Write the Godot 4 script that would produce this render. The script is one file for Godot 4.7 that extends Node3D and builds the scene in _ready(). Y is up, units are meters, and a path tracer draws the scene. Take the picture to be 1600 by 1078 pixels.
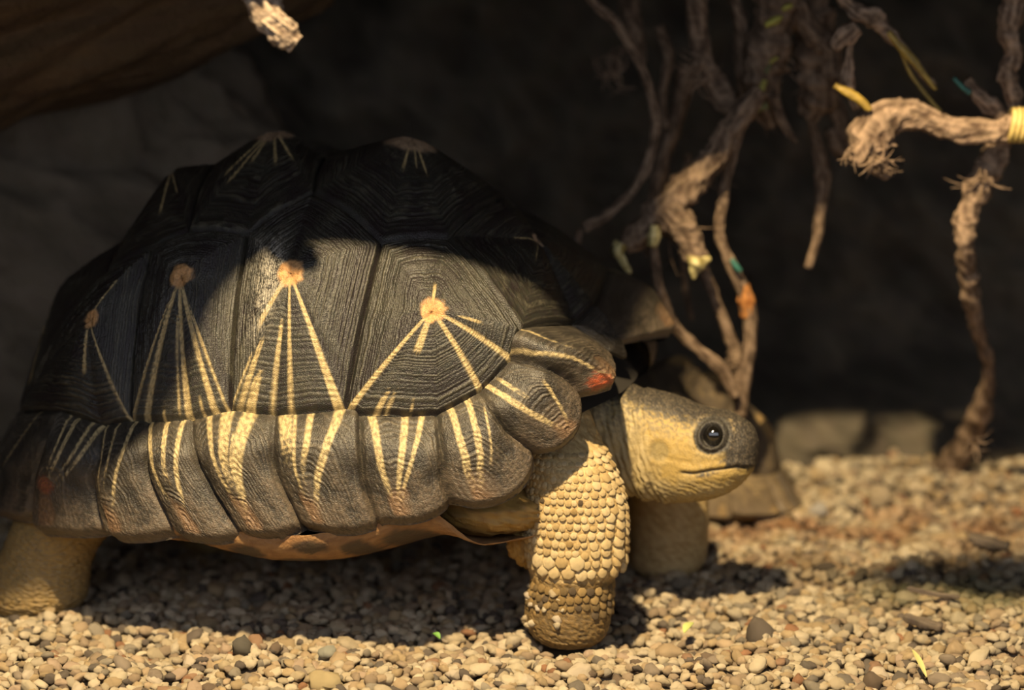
extends Node3D
# A radiated-pattern tortoise on gravel under hanging roots, behind a viewing window.

# each scute: kind, outline corners, tip, rays [target, width, from, to], tip size, detail, rings, marginal?, worn patch, red mark
var SCUTES := [
["vertebral",[Vector3(0.1633,0.1931,0.0000),Vector3(0.1555,0.1840,0.0220),Vector3(0.1462,0.1970,0.1108),Vector3(0.0905,0.2422,0.0703),Vector3(0.1015,0.2550,0.0000),Vector3(0.0905,0.2422,-0.0703),Vector3(0.1462,0.1970,-0.1108),Vector3(0.1555,0.1840,-0.0220)],Vector3(0.1282,0.2320,0.0000),[[Vector3(0.0905,0.2422,0.0703),0.0015,0.00,0.30],[Vector3(0.1462,0.1970,0.1108),0.0015,0.00,0.25]],0.10,1.00,20,0,0,0],
["vertebral",[Vector3(0.1015,0.2550,0.0000),Vector3(0.0905,0.2422,0.0703),Vector3(0.0562,0.2412,0.0905),Vector3(0.0035,0.2648,0.0606),Vector3(-0.0100,0.2777,0.0000),Vector3(0.0035,0.2648,-0.0606),Vector3(0.0562,0.2412,-0.0905),Vector3(0.0905,0.2422,-0.0703)],Vector3(0.0478,0.2938,0.0000),[[Vector3(0.0562,0.2412,0.0905),0.0023,0.00,0.35],[Vector3(0.0905,0.2422,0.0703),0.0019,0.00,0.40],[Vector3(0.0773,0.2418,0.0781),0.0015,0.00,0.35]],0.34,1.00,26,0,0,0],
["vertebral",[Vector3(-0.0100,0.2777,0.0000),Vector3(0.0035,0.2648,0.0606),Vector3(-0.0261,0.2426,0.0940),Vector3(-0.0669,0.2418,0.0870),Vector3(-0.0819,0.2709,0.0000),Vector3(-0.0669,0.2418,-0.0870),Vector3(-0.0261,0.2426,-0.0940),Vector3(0.0035,0.2648,-0.0606)],Vector3(-0.0424,0.2947,0.0000),[[Vector3(-0.0712,0.2501,0.0623),0.0047,0.00,0.60],[Vector3(-0.0669,0.2418,0.0870),0.0035,0.00,0.55],[Vector3(-0.0508,0.2421,0.0897),0.0023,0.00,0.35],[Vector3(-0.0118,0.2533,0.0778),0.0027,0.00,0.45],[Vector3(0.0035,0.2648,0.0606),0.0031,0.00,0.50]],0.26,1.00,24,0,0,0],
["vertebral",[Vector3(-0.0819,0.2709,0.0000),Vector3(-0.0669,0.2418,0.0870),Vector3(-0.0890,0.2315,0.0889),Vector3(-0.1257,0.2117,0.0748),Vector3(-0.1350,0.2260,0.0000),Vector3(-0.1257,0.2117,-0.0748),Vector3(-0.0890,0.2315,-0.0889),Vector3(-0.0669,0.2418,-0.0870)],Vector3(-0.1111,0.2671,0.0000),[[Vector3(-0.0890,0.2315,0.0889),0.0023,0.00,0.60],[Vector3(-0.0669,0.2418,0.0870),0.0019,0.00,0.40]],0.08,0.70,18,0,0,0],
["vertebral",[Vector3(-0.1350,0.2260,0.0000),Vector3(-0.1257,0.2117,0.0748),Vector3(-0.1960,0.1180,0.0550),Vector3(-0.2050,0.1150,0.0200),Vector3(-0.2050,0.1150,0.0000),Vector3(-0.2050,0.1150,-0.0200),Vector3(-0.1960,0.1180,-0.0550),Vector3(-0.1257,0.2117,-0.0748)],Vector3(-0.1900,0.1900,0.0000),[[Vector3(-0.1807,0.1384,0.0593),0.0020,0.00,1.00]],0.08,0.50,18,0,0,0],
["costal",[Vector3(0.1462,0.1970,0.1108),Vector3(0.0905,0.2422,0.0703),Vector3(0.0562,0.2412,0.0905),Vector3(0.0495,0.1507,0.1404),Vector3(0.0570,0.1476,0.1397),Vector3(0.1017,0.1483,0.1310),Vector3(0.1253,0.1614,0.1223),Vector3(0.1413,0.1794,0.1141)],Vector3(0.0968,0.2087,0.1251),[[Vector3(0.0503,0.1504,0.1403),0.0044,0.00,1.00],[Vector3(0.0777,0.1479,0.1357),0.0066,0.06,0.42],[Vector3(0.1251,0.1613,0.1223),0.0040,0.00,1.00],[Vector3(0.1414,0.1796,0.1140),0.0037,0.00,1.00],[Vector3(0.0872,0.2421,0.0723),0.0026,0.00,0.30],[Vector3(0.0668,0.1478,0.1378),0.0033,0.80,1.00],[Vector3(0.0726,0.1479,0.1367),0.0022,0.80,1.00],[Vector3(0.1448,0.1920,0.1117),0.0015,0.30,0.55],[Vector3(0.0857,0.1481,0.1341),0.0018,0.85,0.97]],0.15,1.35,30,0,0,0],
["costal",[Vector3(0.0562,0.2412,0.0905),Vector3(0.0035,0.2648,0.0606),Vector3(-0.0261,0.2426,0.0940),Vector3(-0.0205,0.1460,0.1420),Vector3(0.0063,0.1452,0.1420),Vector3(0.0495,0.1507,0.1404)],Vector3(0.0107,0.2272,0.1242),[[Vector3(0.0464,0.1504,0.1405),0.0044,0.00,1.00],[Vector3(0.0430,0.1499,0.1406),0.0015,0.40,1.00],[Vector3(0.0047,0.1453,0.1420),0.0026,0.35,1.00],[Vector3(0.0168,0.1466,0.1416),0.0026,0.05,1.00],[Vector3(-0.0072,0.1456,0.1420),0.0037,0.72,1.00],[Vector3(-0.0107,0.1457,0.1420),0.0019,0.75,1.00],[Vector3(-0.0162,0.1459,0.1420),0.0030,0.50,1.00],[Vector3(-0.0214,0.1610,0.1345),0.0098,0.02,0.50],[Vector3(-0.0206,0.1470,0.1415),0.0026,0.60,1.00]],0.16,1.35,28,0,1,0],
["costal",[Vector3(-0.0261,0.2426,0.0940),Vector3(-0.0669,0.2418,0.0870),Vector3(-0.0890,0.2315,0.0889),Vector3(-0.0853,0.1350,0.1369),Vector3(-0.0749,0.1356,0.1385),Vector3(-0.0463,0.1394,0.1415),Vector3(-0.0205,0.1460,0.1420)],Vector3(-0.0581,0.2217,0.1229),[[Vector3(-0.0845,0.1351,0.1370),0.0027,0.20,1.00],[Vector3(-0.0754,0.1356,0.1384),0.0042,0.05,1.00],[Vector3(-0.0627,0.1372,0.1398),0.0019,0.88,1.00],[Vector3(-0.0463,0.1394,0.1415),0.0038,0.05,1.00],[Vector3(-0.0522,0.1386,0.1408),0.0019,0.30,0.95],[Vector3(-0.0298,0.1436,0.1418),0.0038,0.05,1.00],[Vector3(-0.0221,0.1456,0.1420),0.0022,0.25,1.00],[Vector3(-0.0363,0.1420,0.1417),0.0019,0.85,1.00]],0.15,1.20,26,0,0,0],
["costal",[Vector3(-0.0890,0.2315,0.0889),Vector3(-0.1257,0.2117,0.0748),Vector3(-0.1960,0.1180,0.0550),Vector3(-0.1423,0.1348,0.1182),Vector3(-0.1058,0.1305,0.1322),Vector3(-0.0853,0.1350,0.1369)],Vector3(-0.1192,0.1917,0.1167),[[Vector3(-0.0862,0.1349,0.1367),0.0027,0.00,1.00],[Vector3(-0.1148,0.1316,0.1287),0.0027,0.10,0.55],[Vector3(-0.0890,0.2315,0.0889),0.0023,0.00,0.50]],0.12,1.10,24,0,0,0],
["nuchal",[Vector3(0.1633,0.1931,0.0000),Vector3(0.1555,0.1840,0.0220),Vector3(0.1756,0.1666,0.0140),Vector3(0.1828,0.1603,0.0000),Vector3(0.1756,0.1666,-0.0140),Vector3(0.1555,0.1840,-0.0220)],Vector3(0.1735,0.1721,0.0000),[],0.00,0.40,8,1,0,0],
["marginal",[],Vector3(0.1894,0.1630,0.0850),[[Vector3(0.1431,0.1857,0.1129),0.0026,0.00,1.00],[Vector3(0.1462,0.1970,0.1108),0.0011,0.60,1.00]],0.16,1.00,18,1,0,1,[[Vector3(0.1555,0.1840,0.0220),Vector3(0.1462,0.1970,0.1108),Vector3(0.1413,0.1794,0.1141)],[Vector3(0.1555,0.1840,0.0220),Vector3(0.1756,0.1666,0.0140)],[Vector3(0.1756,0.1666,0.0140),Vector3(0.1940,0.1607,0.0765),Vector3(0.1907,0.1571,0.0822),Vector3(0.1802,0.1560,0.0960)],[Vector3(0.1413,0.1794,0.1141),Vector3(0.1595,0.1760,0.1153),Vector3(0.1699,0.1693,0.1067),Vector3(0.1802,0.1560,0.0960)]]],
["marginal",[],Vector3(0.1717,0.1318,0.1073),[[Vector3(0.1287,0.1652,0.1205),0.0033,0.10,1.00],[Vector3(0.1328,0.1698,0.1184),0.0026,0.62,0.95],[Vector3(0.1413,0.1794,0.1141),0.0022,0.00,0.55]],0.07,1.00,18,1,0,0,[[Vector3(0.1413,0.1794,0.1141),Vector3(0.1253,0.1614,0.1223)],[Vector3(0.1413,0.1794,0.1141),Vector3(0.1595,0.1760,0.1153),Vector3(0.1699,0.1693,0.1067),Vector3(0.1802,0.1560,0.0960)],[Vector3(0.1802,0.1560,0.0960),Vector3(0.1797,0.1432,0.0969),Vector3(0.1768,0.1343,0.1002),Vector3(0.1700,0.1270,0.1067),Vector3(0.1644,0.1255,0.1117),Vector3(0.1583,0.1249,0.1160)],[Vector3(0.1253,0.1614,0.1223),Vector3(0.1337,0.1535,0.1307),Vector3(0.1426,0.1387,0.1259),Vector3(0.1583,0.1249,0.1160)]]],
["marginal",[],Vector3(0.1272,0.1014,0.1351),[[Vector3(0.1086,0.1521,0.1284),0.0044,0.15,1.00],[Vector3(0.1177,0.1572,0.1251),0.0040,0.15,1.00],[Vector3(0.1377,0.1468,0.1286),0.0015,0.30,0.80]],0.07,1.00,18,1,0,0,[[Vector3(0.1253,0.1614,0.1223),Vector3(0.1017,0.1483,0.1310)],[Vector3(0.1253,0.1614,0.1223),Vector3(0.1337,0.1535,0.1307),Vector3(0.1426,0.1387,0.1259),Vector3(0.1583,0.1249,0.1160)],[Vector3(0.1583,0.1249,0.1160),Vector3(0.1557,0.1135,0.1179),Vector3(0.1482,0.1027,0.1226),Vector3(0.1376,0.0967,0.1286),Vector3(0.1257,0.0949,0.1340),Vector3(0.1172,0.0968,0.1376),Vector3(0.1126,0.0964,0.1390)],[Vector3(0.1017,0.1483,0.1310),Vector3(0.1061,0.1316,0.1411),Vector3(0.1071,0.1120,0.1408),Vector3(0.1126,0.0964,0.1390)]]],
["marginal",[],Vector3(0.0843,0.0912,0.1484),[[Vector3(0.0646,0.1477,0.1382),0.0044,0.12,1.00],[Vector3(0.0828,0.1480,0.1347),0.0041,0.10,1.00],[Vector3(0.0930,0.1482,0.1327),0.0033,0.10,1.00]],0.07,1.00,18,1,0,0,[[Vector3(0.1017,0.1483,0.1310),Vector3(0.0570,0.1476,0.1397)],[Vector3(0.1017,0.1483,0.1310),Vector3(0.1061,0.1316,0.1411),Vector3(0.1071,0.1120,0.1408),Vector3(0.1126,0.0964,0.1390)],[Vector3(0.1126,0.0964,0.1390),Vector3(0.1066,0.0916,0.1409),Vector3(0.0959,0.0870,0.1438),Vector3(0.0852,0.0854,0.1464),Vector3(0.0765,0.0853,0.1481),Vector3(0.0721,0.0826,0.1491)],[Vector3(0.0570,0.1476,0.1397),Vector3(0.0611,0.1310,0.1504),Vector3(0.0627,0.1110,0.1500),Vector3(0.0721,0.0826,0.1491)]]],
["marginal",[],Vector3(0.0362,0.0841,0.1541),[[Vector3(0.0459,0.1503,0.1405),0.0055,0.15,1.00],[Vector3(0.0290,0.1481,0.1412),0.0041,0.40,1.00],[Vector3(0.0132,0.1461,0.1418),0.0074,0.55,1.00],[Vector3(0.0190,0.1468,0.1416),0.0019,0.20,1.00]],0.07,1.00,18,1,0,0,[[Vector3(0.0570,0.1476,0.1397),Vector3(0.0495,0.1507,0.1404),Vector3(0.0063,0.1452,0.1420)],[Vector3(0.0570,0.1476,0.1397),Vector3(0.0611,0.1310,0.1504),Vector3(0.0627,0.1110,0.1500),Vector3(0.0721,0.0826,0.1491)],[Vector3(0.0721,0.0826,0.1491),Vector3(0.0594,0.0787,0.1505),Vector3(0.0462,0.0781,0.1518),Vector3(0.0357,0.0792,0.1529),Vector3(0.0271,0.0797,0.1530)],[Vector3(0.0063,0.1452,0.1420),Vector3(0.0095,0.1324,0.1538),Vector3(0.0107,0.1154,0.1537),Vector3(0.0271,0.0797,0.1530)]]],
["marginal",[],Vector3(-0.0023,0.0779,0.1553),[[Vector3(-0.0083,0.1456,0.1420),0.0093,0.10,1.00],[Vector3(-0.0230,0.1454,0.1419),0.0075,0.35,1.00],[Vector3(-0.0339,0.1426,0.1417),0.0030,0.15,1.00],[Vector3(-0.0150,0.1458,0.1420),0.0015,0.30,0.80]],0.07,1.00,18,1,0,0,[[Vector3(0.0063,0.1452,0.1420),Vector3(-0.0205,0.1460,0.1420),Vector3(-0.0463,0.1394,0.1415)],[Vector3(0.0063,0.1452,0.1420),Vector3(0.0095,0.1324,0.1538),Vector3(0.0107,0.1154,0.1537),Vector3(0.0271,0.0797,0.1530)],[Vector3(0.0271,0.0797,0.1530),Vector3(0.0174,0.0750,0.1534),Vector3(0.0037,0.0725,0.1536),Vector3(-0.0041,0.0721,0.1538),Vector3(-0.0089,0.0729,0.1537)],[Vector3(-0.0463,0.1394,0.1415),Vector3(-0.0397,0.1256,0.1532),Vector3(-0.0332,0.1100,0.1535),Vector3(-0.0089,0.0729,0.1537)]]],
["marginal",[],Vector3(-0.0403,0.0759,0.1544),[[Vector3(-0.0510,0.1388,0.1410),0.0034,0.20,1.00],[Vector3(-0.0611,0.1375,0.1399),0.0034,0.45,1.00],[Vector3(-0.0724,0.1359,0.1387),0.0034,0.25,1.00]],0.07,1.00,18,1,0,0,[[Vector3(-0.0463,0.1394,0.1415),Vector3(-0.0749,0.1356,0.1385)],[Vector3(-0.0463,0.1394,0.1415),Vector3(-0.0397,0.1256,0.1532),Vector3(-0.0332,0.1100,0.1535),Vector3(-0.0089,0.0729,0.1537)],[Vector3(-0.0089,0.0729,0.1537),Vector3(-0.0220,0.0685,0.1538),Vector3(-0.0383,0.0680,0.1531),Vector3(-0.0463,0.0681,0.1529),Vector3(-0.0509,0.0708,0.1523)],[Vector3(-0.0749,0.1356,0.1385),Vector3(-0.0703,0.1232,0.1507),Vector3(-0.0678,0.1072,0.1509),Vector3(-0.0509,0.0708,0.1523)]]],
["marginal",[],Vector3(-0.0898,0.0696,0.1491),[[Vector3(-0.0823,0.1352,0.1373),0.0027,0.20,1.00],[Vector3(-0.0941,0.1331,0.1349),0.0019,0.40,1.00],[Vector3(-0.1026,0.1312,0.1329),0.0015,0.30,1.00]],0.07,1.00,18,1,0,0,[[Vector3(-0.0749,0.1356,0.1385),Vector3(-0.0853,0.1350,0.1369),Vector3(-0.1058,0.1305,0.1322)],[Vector3(-0.0749,0.1356,0.1385),Vector3(-0.0703,0.1232,0.1507),Vector3(-0.0678,0.1072,0.1509),Vector3(-0.0509,0.0708,0.1523)],[Vector3(-0.0509,0.0708,0.1523),Vector3(-0.0673,0.0661,0.1508),Vector3(-0.0845,0.0636,0.1486),Vector3(-0.0943,0.0636,0.1466),Vector3(-0.0996,0.0660,0.1454)],[Vector3(-0.1058,0.1305,0.1322),Vector3(-0.1029,0.1152,0.1448),Vector3(-0.1062,0.0954,0.1441),Vector3(-0.0996,0.0660,0.1454)]]],
["marginal",[],Vector3(-0.1408,0.0756,0.1333),[[Vector3(-0.1068,0.1306,0.1318),0.0027,0.40,1.00],[Vector3(-0.1133,0.1314,0.1293),0.0023,0.45,1.00],[Vector3(-0.1242,0.1327,0.1251),0.0027,0.40,1.00],[Vector3(-0.1302,0.1334,0.1228),0.0016,0.50,1.00]],0.05,1.00,18,1,0,2,[[Vector3(-0.1058,0.1305,0.1322),Vector3(-0.1423,0.1348,0.1182)],[Vector3(-0.1058,0.1305,0.1322),Vector3(-0.1029,0.1152,0.1448),Vector3(-0.1062,0.0954,0.1441),Vector3(-0.0996,0.0660,0.1454)],[Vector3(-0.0996,0.0660,0.1454),Vector3(-0.1139,0.0629,0.1418),Vector3(-0.1359,0.0603,0.1343),Vector3(-0.1519,0.0588,0.1267),Vector3(-0.1554,0.0677,0.1246)],[Vector3(-0.1423,0.1348,0.1182),Vector3(-0.1429,0.1183,0.1309),Vector3(-0.1509,0.0952,0.1270),Vector3(-0.1554,0.0677,0.1246)]]],
["marginal",[],Vector3(-0.2190,0.0660,0.0750),[[Vector3(-0.1618,0.1287,0.0952),0.0020,0.30,1.00]],0.07,0.50,18,1,0,0,[[Vector3(-0.1423,0.1348,0.1182),Vector3(-0.1960,0.1180,0.0550)],[Vector3(-0.1423,0.1348,0.1182),Vector3(-0.1429,0.1183,0.1309),Vector3(-0.1509,0.0952,0.1270),Vector3(-0.1554,0.0677,0.1246)],[Vector3(-0.1554,0.0677,0.1246),Vector3(-0.1696,0.0620,0.1152),Vector3(-0.2150,0.0580,0.0750),Vector3(-0.2260,0.0600,0.0570)],[Vector3(-0.1960,0.1180,0.0550),Vector3(-0.2120,0.0750,0.0520),Vector3(-0.2260,0.0600,0.0570)]]],
["marginal",[],Vector3(-0.2320,0.0650,0.0400),[],0.07,0.40,18,1,0,0,[[Vector3(-0.1960,0.1180,0.0550),Vector3(-0.2050,0.1150,0.0200)],[Vector3(-0.1960,0.1180,0.0550),Vector3(-0.2120,0.0750,0.0520),Vector3(-0.2260,0.0600,0.0570)],[Vector3(-0.2260,0.0600,0.0570),Vector3(-0.2360,0.0550,0.0400),Vector3(-0.2360,0.0560,0.0210)],[Vector3(-0.2050,0.1150,0.0200),Vector3(-0.2220,0.0750,0.0200),Vector3(-0.2360,0.0560,0.0210)]]],
["supracaudal",[Vector3(-0.2050,0.1150,0.0000),Vector3(-0.2050,0.1150,0.0200),Vector3(-0.2220,0.0750,0.0200),Vector3(-0.2360,0.0560,0.0210),Vector3(-0.2420,0.0530,0.0000),Vector3(-0.2360,0.0560,-0.0210),Vector3(-0.2220,0.0750,-0.0200),Vector3(-0.2050,0.1150,-0.0200)],Vector3(-0.2360,0.0650,0.0000),[],0.05,0.40,12,1,0,0],
]
var TANGLE := [
["root",[[Vector3(0.0435,0.4130,-0.1100),0.0034],[Vector3(0.0437,0.3837,-0.1100),0.0034],[Vector3(0.0521,0.3672,-0.1100),0.0034],[Vector3(0.0688,0.3506,-0.1100),0.0034],[Vector3(0.0837,0.3255,-0.1100),0.0034],[Vector3(0.0932,0.2962,-0.1100),0.0034],[Vector3(0.0926,0.2709,-0.1100),0.0034],[Vector3(0.0822,0.2454,-0.1100),0.0034],[Vector3(0.0634,0.2263,-0.1100),0.0034],[Vector3(0.0474,0.2173,-0.1100),0.0038]]],
["rootlet",[[Vector3(0.0448,0.2165,-0.1100),0.0025],[Vector3(0.0432,0.2006,-0.1100),0.0025],[Vector3(0.0467,0.1834,-0.1100),0.0021],[Vector3(0.0518,0.1726,-0.1100),0.0017]]],
["root",[[Vector3(0.1188,0.4130,-0.1200),0.0072],[Vector3(0.1192,0.3831,-0.1200),0.0072],[Vector3(0.1206,0.3665,-0.1200),0.0072],[Vector3(0.1226,0.3414,-0.1200),0.0063],[Vector3(0.1283,0.3204,-0.1200),0.0076],[Vector3(0.1391,0.3035,-0.1200),0.0085],[Vector3(0.1477,0.2887,-0.1200),0.0059]]],
["stump",[[Vector3(0.1626,0.3098,-0.1000),0.0067],[Vector3(0.1523,0.2973,-0.1000),0.0076],[Vector3(0.1421,0.2826,-0.1000),0.0088],[Vector3(0.1331,0.2658,-0.1000),0.0088],[Vector3(0.1195,0.2510,-0.1000),0.0093],[Vector3(0.1058,0.2375,-0.1000),0.0109],[Vector3(0.0946,0.2235,-0.1000),0.0101],[Vector3(0.0842,0.2150,-0.1000),0.0084],[Vector3(0.0737,0.2065,-0.1000),0.0055]]],
["stump",[[Vector3(0.1006,0.2327,-0.0950),0.0076],[Vector3(0.1099,0.2213,-0.0950),0.0093],[Vector3(0.1176,0.2073,-0.0950),0.0088],[Vector3(0.1228,0.1988,-0.0950),0.0067]]],
["root",[[Vector3(0.1520,0.2866,-0.1200),0.0034],[Vector3(0.1440,0.2569,-0.1200),0.0038],[Vector3(0.1393,0.2312,-0.1200),0.0038],[Vector3(0.1383,0.2098,-0.1200),0.0034],[Vector3(0.1484,0.1860,-0.1200),0.0039],[Vector3(0.1573,0.1644,-0.1200),0.0051],[Vector3(0.1594,0.1404,-0.1200),0.0043],[Vector3(0.1555,0.1142,-0.1200),0.0052],[Vector3(0.1538,0.0878,-0.1200),0.0043]]],
["root",[[Vector3(0.0931,0.2156,-0.1100),0.0038],[Vector3(0.0941,0.1985,-0.1100),0.0034],[Vector3(0.0986,0.1748,-0.1100),0.0034],[Vector3(0.1086,0.1510,-0.1100),0.0038],[Vector3(0.1237,0.1358,-0.1100),0.0038],[Vector3(0.1388,0.1228,-0.1100),0.0043],[Vector3(0.1498,0.1031,-0.1100),0.0034]]],
["root",[[Vector3(0.1251,0.1931,-0.1300),0.0043],[Vector3(0.1353,0.1691,-0.1300),0.0034],[Vector3(0.1455,0.1429,-0.1300),0.0039],[Vector3(0.1519,0.1231,-0.1300),0.0048],[Vector3(0.1542,0.0856,-0.1300),0.0039]]],
["root",[[Vector3(0.1194,0.3190,-0.1800),0.0061],[Vector3(0.1111,0.2798,-0.1800),0.0057],[Vector3(0.1027,0.2535,-0.1800),0.0053],[Vector3(0.0965,0.2182,-0.1800),0.0048],[Vector3(0.0945,0.1871,-0.1800),0.0040]]],
["root",[[Vector3(0.1440,0.4130,-0.1500),0.0039],[Vector3(0.1444,0.3812,-0.1500),0.0039],[Vector3(0.1481,0.3643,-0.1500),0.0039],[Vector3(0.1526,0.3474,-0.1500),0.0047],[Vector3(0.1516,0.3261,-0.1500),0.0039],[Vector3(0.1555,0.3004,-0.1500),0.0035],[Vector3(0.1587,0.2832,-0.1500),0.0035]]],
["root",[[Vector3(0.0800,0.4130,-0.1900),0.0061],[Vector3(0.0802,0.3787,-0.1900),0.0061],[Vector3(0.0804,0.3528,-0.1900),0.0066],[Vector3(0.0872,0.3311,-0.1900),0.0039],[Vector3(0.0894,0.3180,-0.1900),0.0026]]],
["rootlet",[[Vector3(0.1213,0.2554,-0.2000),0.0031],[Vector3(0.1203,0.2287,-0.2000),0.0027],[Vector3(0.1192,0.1749,-0.2000),0.0022],[Vector3(0.1249,0.1387,-0.2000),0.0018]]],
["rootlet",[[Vector3(0.0991,0.3457,-0.1700),0.0039],[Vector3(0.1058,0.3242,-0.1700),0.0035],[Vector3(0.1017,0.2983,-0.1700),0.0030],[Vector3(0.1041,0.2766,-0.1700),0.0026]]],
["stump",[[Vector3(0.1790,0.4130,-0.1400),0.0145],[Vector3(0.1794,0.3902,-0.1400),0.0145],[Vector3(0.1778,0.3650,-0.1400),0.0146],[Vector3(0.1719,0.3397,-0.1400),0.0141],[Vector3(0.1680,0.3185,-0.1400),0.0129],[Vector3(0.1683,0.2972,-0.1400),0.0094],[Vector3(0.1729,0.2801,-0.1400),0.0034]]],
["stump",[[Vector3(0.1969,0.4130,-0.1500),0.0155],[Vector3(0.1974,0.3897,-0.1500),0.0155],[Vector3(0.1966,0.3643,-0.1500),0.0138],[Vector3(0.2026,0.3388,-0.1500),0.0147],[Vector3(0.2065,0.3175,-0.1500),0.0143],[Vector3(0.2035,0.2982,-0.1500),0.0112],[Vector3(0.1982,0.2854,-0.1500),0.0061]]],
["stump",[[Vector3(0.1823,0.4130,-0.1300),0.0060],[Vector3(0.1828,0.3825,-0.1300),0.0060],[Vector3(0.1917,0.3574,-0.1300),0.0055],[Vector3(0.2005,0.3405,-0.1300),0.0060],[Vector3(0.2091,0.3321,-0.1300),0.0051],[Vector3(0.2116,0.3152,-0.1300),0.0051]]],
["rootlet",[[Vector3(0.1729,0.3025,-0.1300),0.0038],[Vector3(0.1760,0.2919,-0.1300),0.0038],[Vector3(0.1818,0.2812,-0.1300),0.0030],[Vector3(0.1887,0.2718,-0.1300),0.0013]]],
["root",[[Vector3(0.1981,0.2897,-0.1500),0.0030],[Vector3(0.2040,0.2724,-0.1500),0.0035],[Vector3(0.2082,0.2551,-0.1500),0.0048],[Vector3(0.2093,0.2421,-0.1500),0.0048],[Vector3(0.2080,0.2226,-0.1500),0.0035],[Vector3(0.2058,0.2029,-0.1500),0.0030],[Vector3(0.2002,0.1841,-0.1500),0.0031]]],
["root",[[Vector3(0.2143,0.3036,-0.1600),0.0048],[Vector3(0.2198,0.2864,-0.1600),0.0057],[Vector3(0.2267,0.2712,-0.1600),0.0061],[Vector3(0.2355,0.2625,-0.1600),0.0057]]],
["root",[[Vector3(0.2140,0.2777,-0.1600),0.0052],[Vector3(0.2203,0.2669,-0.1600),0.0070],[Vector3(0.2290,0.2625,-0.1600),0.0061]]],
["rootlet",[[Vector3(0.2011,0.3593,-0.1600),0.0030],[Vector3(0.2098,0.3551,-0.1600),0.0035],[Vector3(0.2135,0.3423,-0.1600),0.0030],[Vector3(0.2103,0.3316,-0.1600),0.0022]]],
]
var BRANCH := [
["branch",[[Vector3(0.3596,0.2935,-0.0600),0.0084],[Vector3(0.3270,0.2914,-0.0600),0.0079],[Vector3(0.3149,0.2873,-0.0600),0.0075],[Vector3(0.2985,0.2873,-0.0600),0.0075],[Vector3(0.2780,0.2894,-0.0600),0.0075],[Vector3(0.2615,0.2959,-0.0600),0.0091],[Vector3(0.2451,0.2976,-0.0600),0.0112],[Vector3(0.2330,0.2894,-0.0600),0.0136],[Vector3(0.2292,0.2779,-0.0600),0.0141],[Vector3(0.2327,0.2688,-0.0600),0.0091],[Vector3(0.2412,0.2572,-0.0600),0.0029]]],
["twig",[[Vector3(0.2077,0.4130,-0.0700),0.0045],[Vector3(0.2085,0.3781,-0.0700),0.0045],[Vector3(0.2182,0.3639,-0.0700),0.0058],[Vector3(0.2306,0.3587,-0.0700),0.0058],[Vector3(0.2389,0.3505,-0.0700),0.0046],[Vector3(0.2536,0.3354,-0.0700),0.0029],[Vector3(0.2643,0.3211,-0.0700),0.0029],[Vector3(0.2706,0.3150,-0.0700),0.0017]]],
["twig",[[Vector3(0.2037,0.3404,-0.0600),0.0041],[Vector3(0.2093,0.3465,-0.0600),0.0058],[Vector3(0.2193,0.3538,-0.0600),0.0049]]],
["twig",[[Vector3(0.2146,0.3465,-0.0600),0.0025],[Vector3(0.2141,0.3302,-0.0600),0.0029],[Vector3(0.2135,0.3213,-0.0600),0.0049],[Vector3(0.2162,0.3119,-0.0600),0.0033],[Vector3(0.2205,0.3017,-0.0600),0.0029]]],
["twig",[[Vector3(0.3205,0.4130,-0.0700),0.0058],[Vector3(0.3215,0.3862,-0.0700),0.0058],[Vector3(0.3200,0.3700,-0.0700),0.0063],[Vector3(0.3166,0.3497,-0.0700),0.0071],[Vector3(0.3211,0.3354,-0.0700),0.0058],[Vector3(0.3174,0.3232,-0.0700),0.0058],[Vector3(0.3222,0.3047,-0.0700),0.0054],[Vector3(0.3247,0.2903,-0.0700),0.0050]]],
["twig",[[Vector3(0.2909,0.3191,-0.0700),0.0038],[Vector3(0.3016,0.3067,-0.0700),0.0054],[Vector3(0.3121,0.2985,-0.0700),0.0054],[Vector3(0.3206,0.2903,-0.0700),0.0050]]],
["hanging_root",[[Vector3(0.3180,0.2859,-0.0900),0.0068],[Vector3(0.3132,0.2650,-0.0900),0.0085],[Vector3(0.3046,0.2482,-0.0900),0.0085],[Vector3(0.2969,0.2271,-0.0900),0.0072],[Vector3(0.2966,0.2102,-0.0900),0.0064],[Vector3(0.3020,0.1899,-0.1100),0.0060],[Vector3(0.3085,0.1648,-0.1300),0.0057],[Vector3(0.3194,0.1372,-0.1600),0.0044],[Vector3(0.3318,0.1066,-0.1900),0.0036],[Vector3(0.3345,0.0797,-0.2200),0.0055],[Vector3(0.3337,0.0475,-0.2600),0.0080],[Vector3(0.3275,0.0190,-0.2900),0.0095],[Vector3(0.3219,-0.0002,-0.3150),0.0106]]],
["twig",[[Vector3(0.2278,0.2844,-0.0500),0.0082],[Vector3(0.2220,0.2742,-0.0500),0.0074],[Vector3(0.2180,0.2680,-0.0500),0.0041]]],
]
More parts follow.
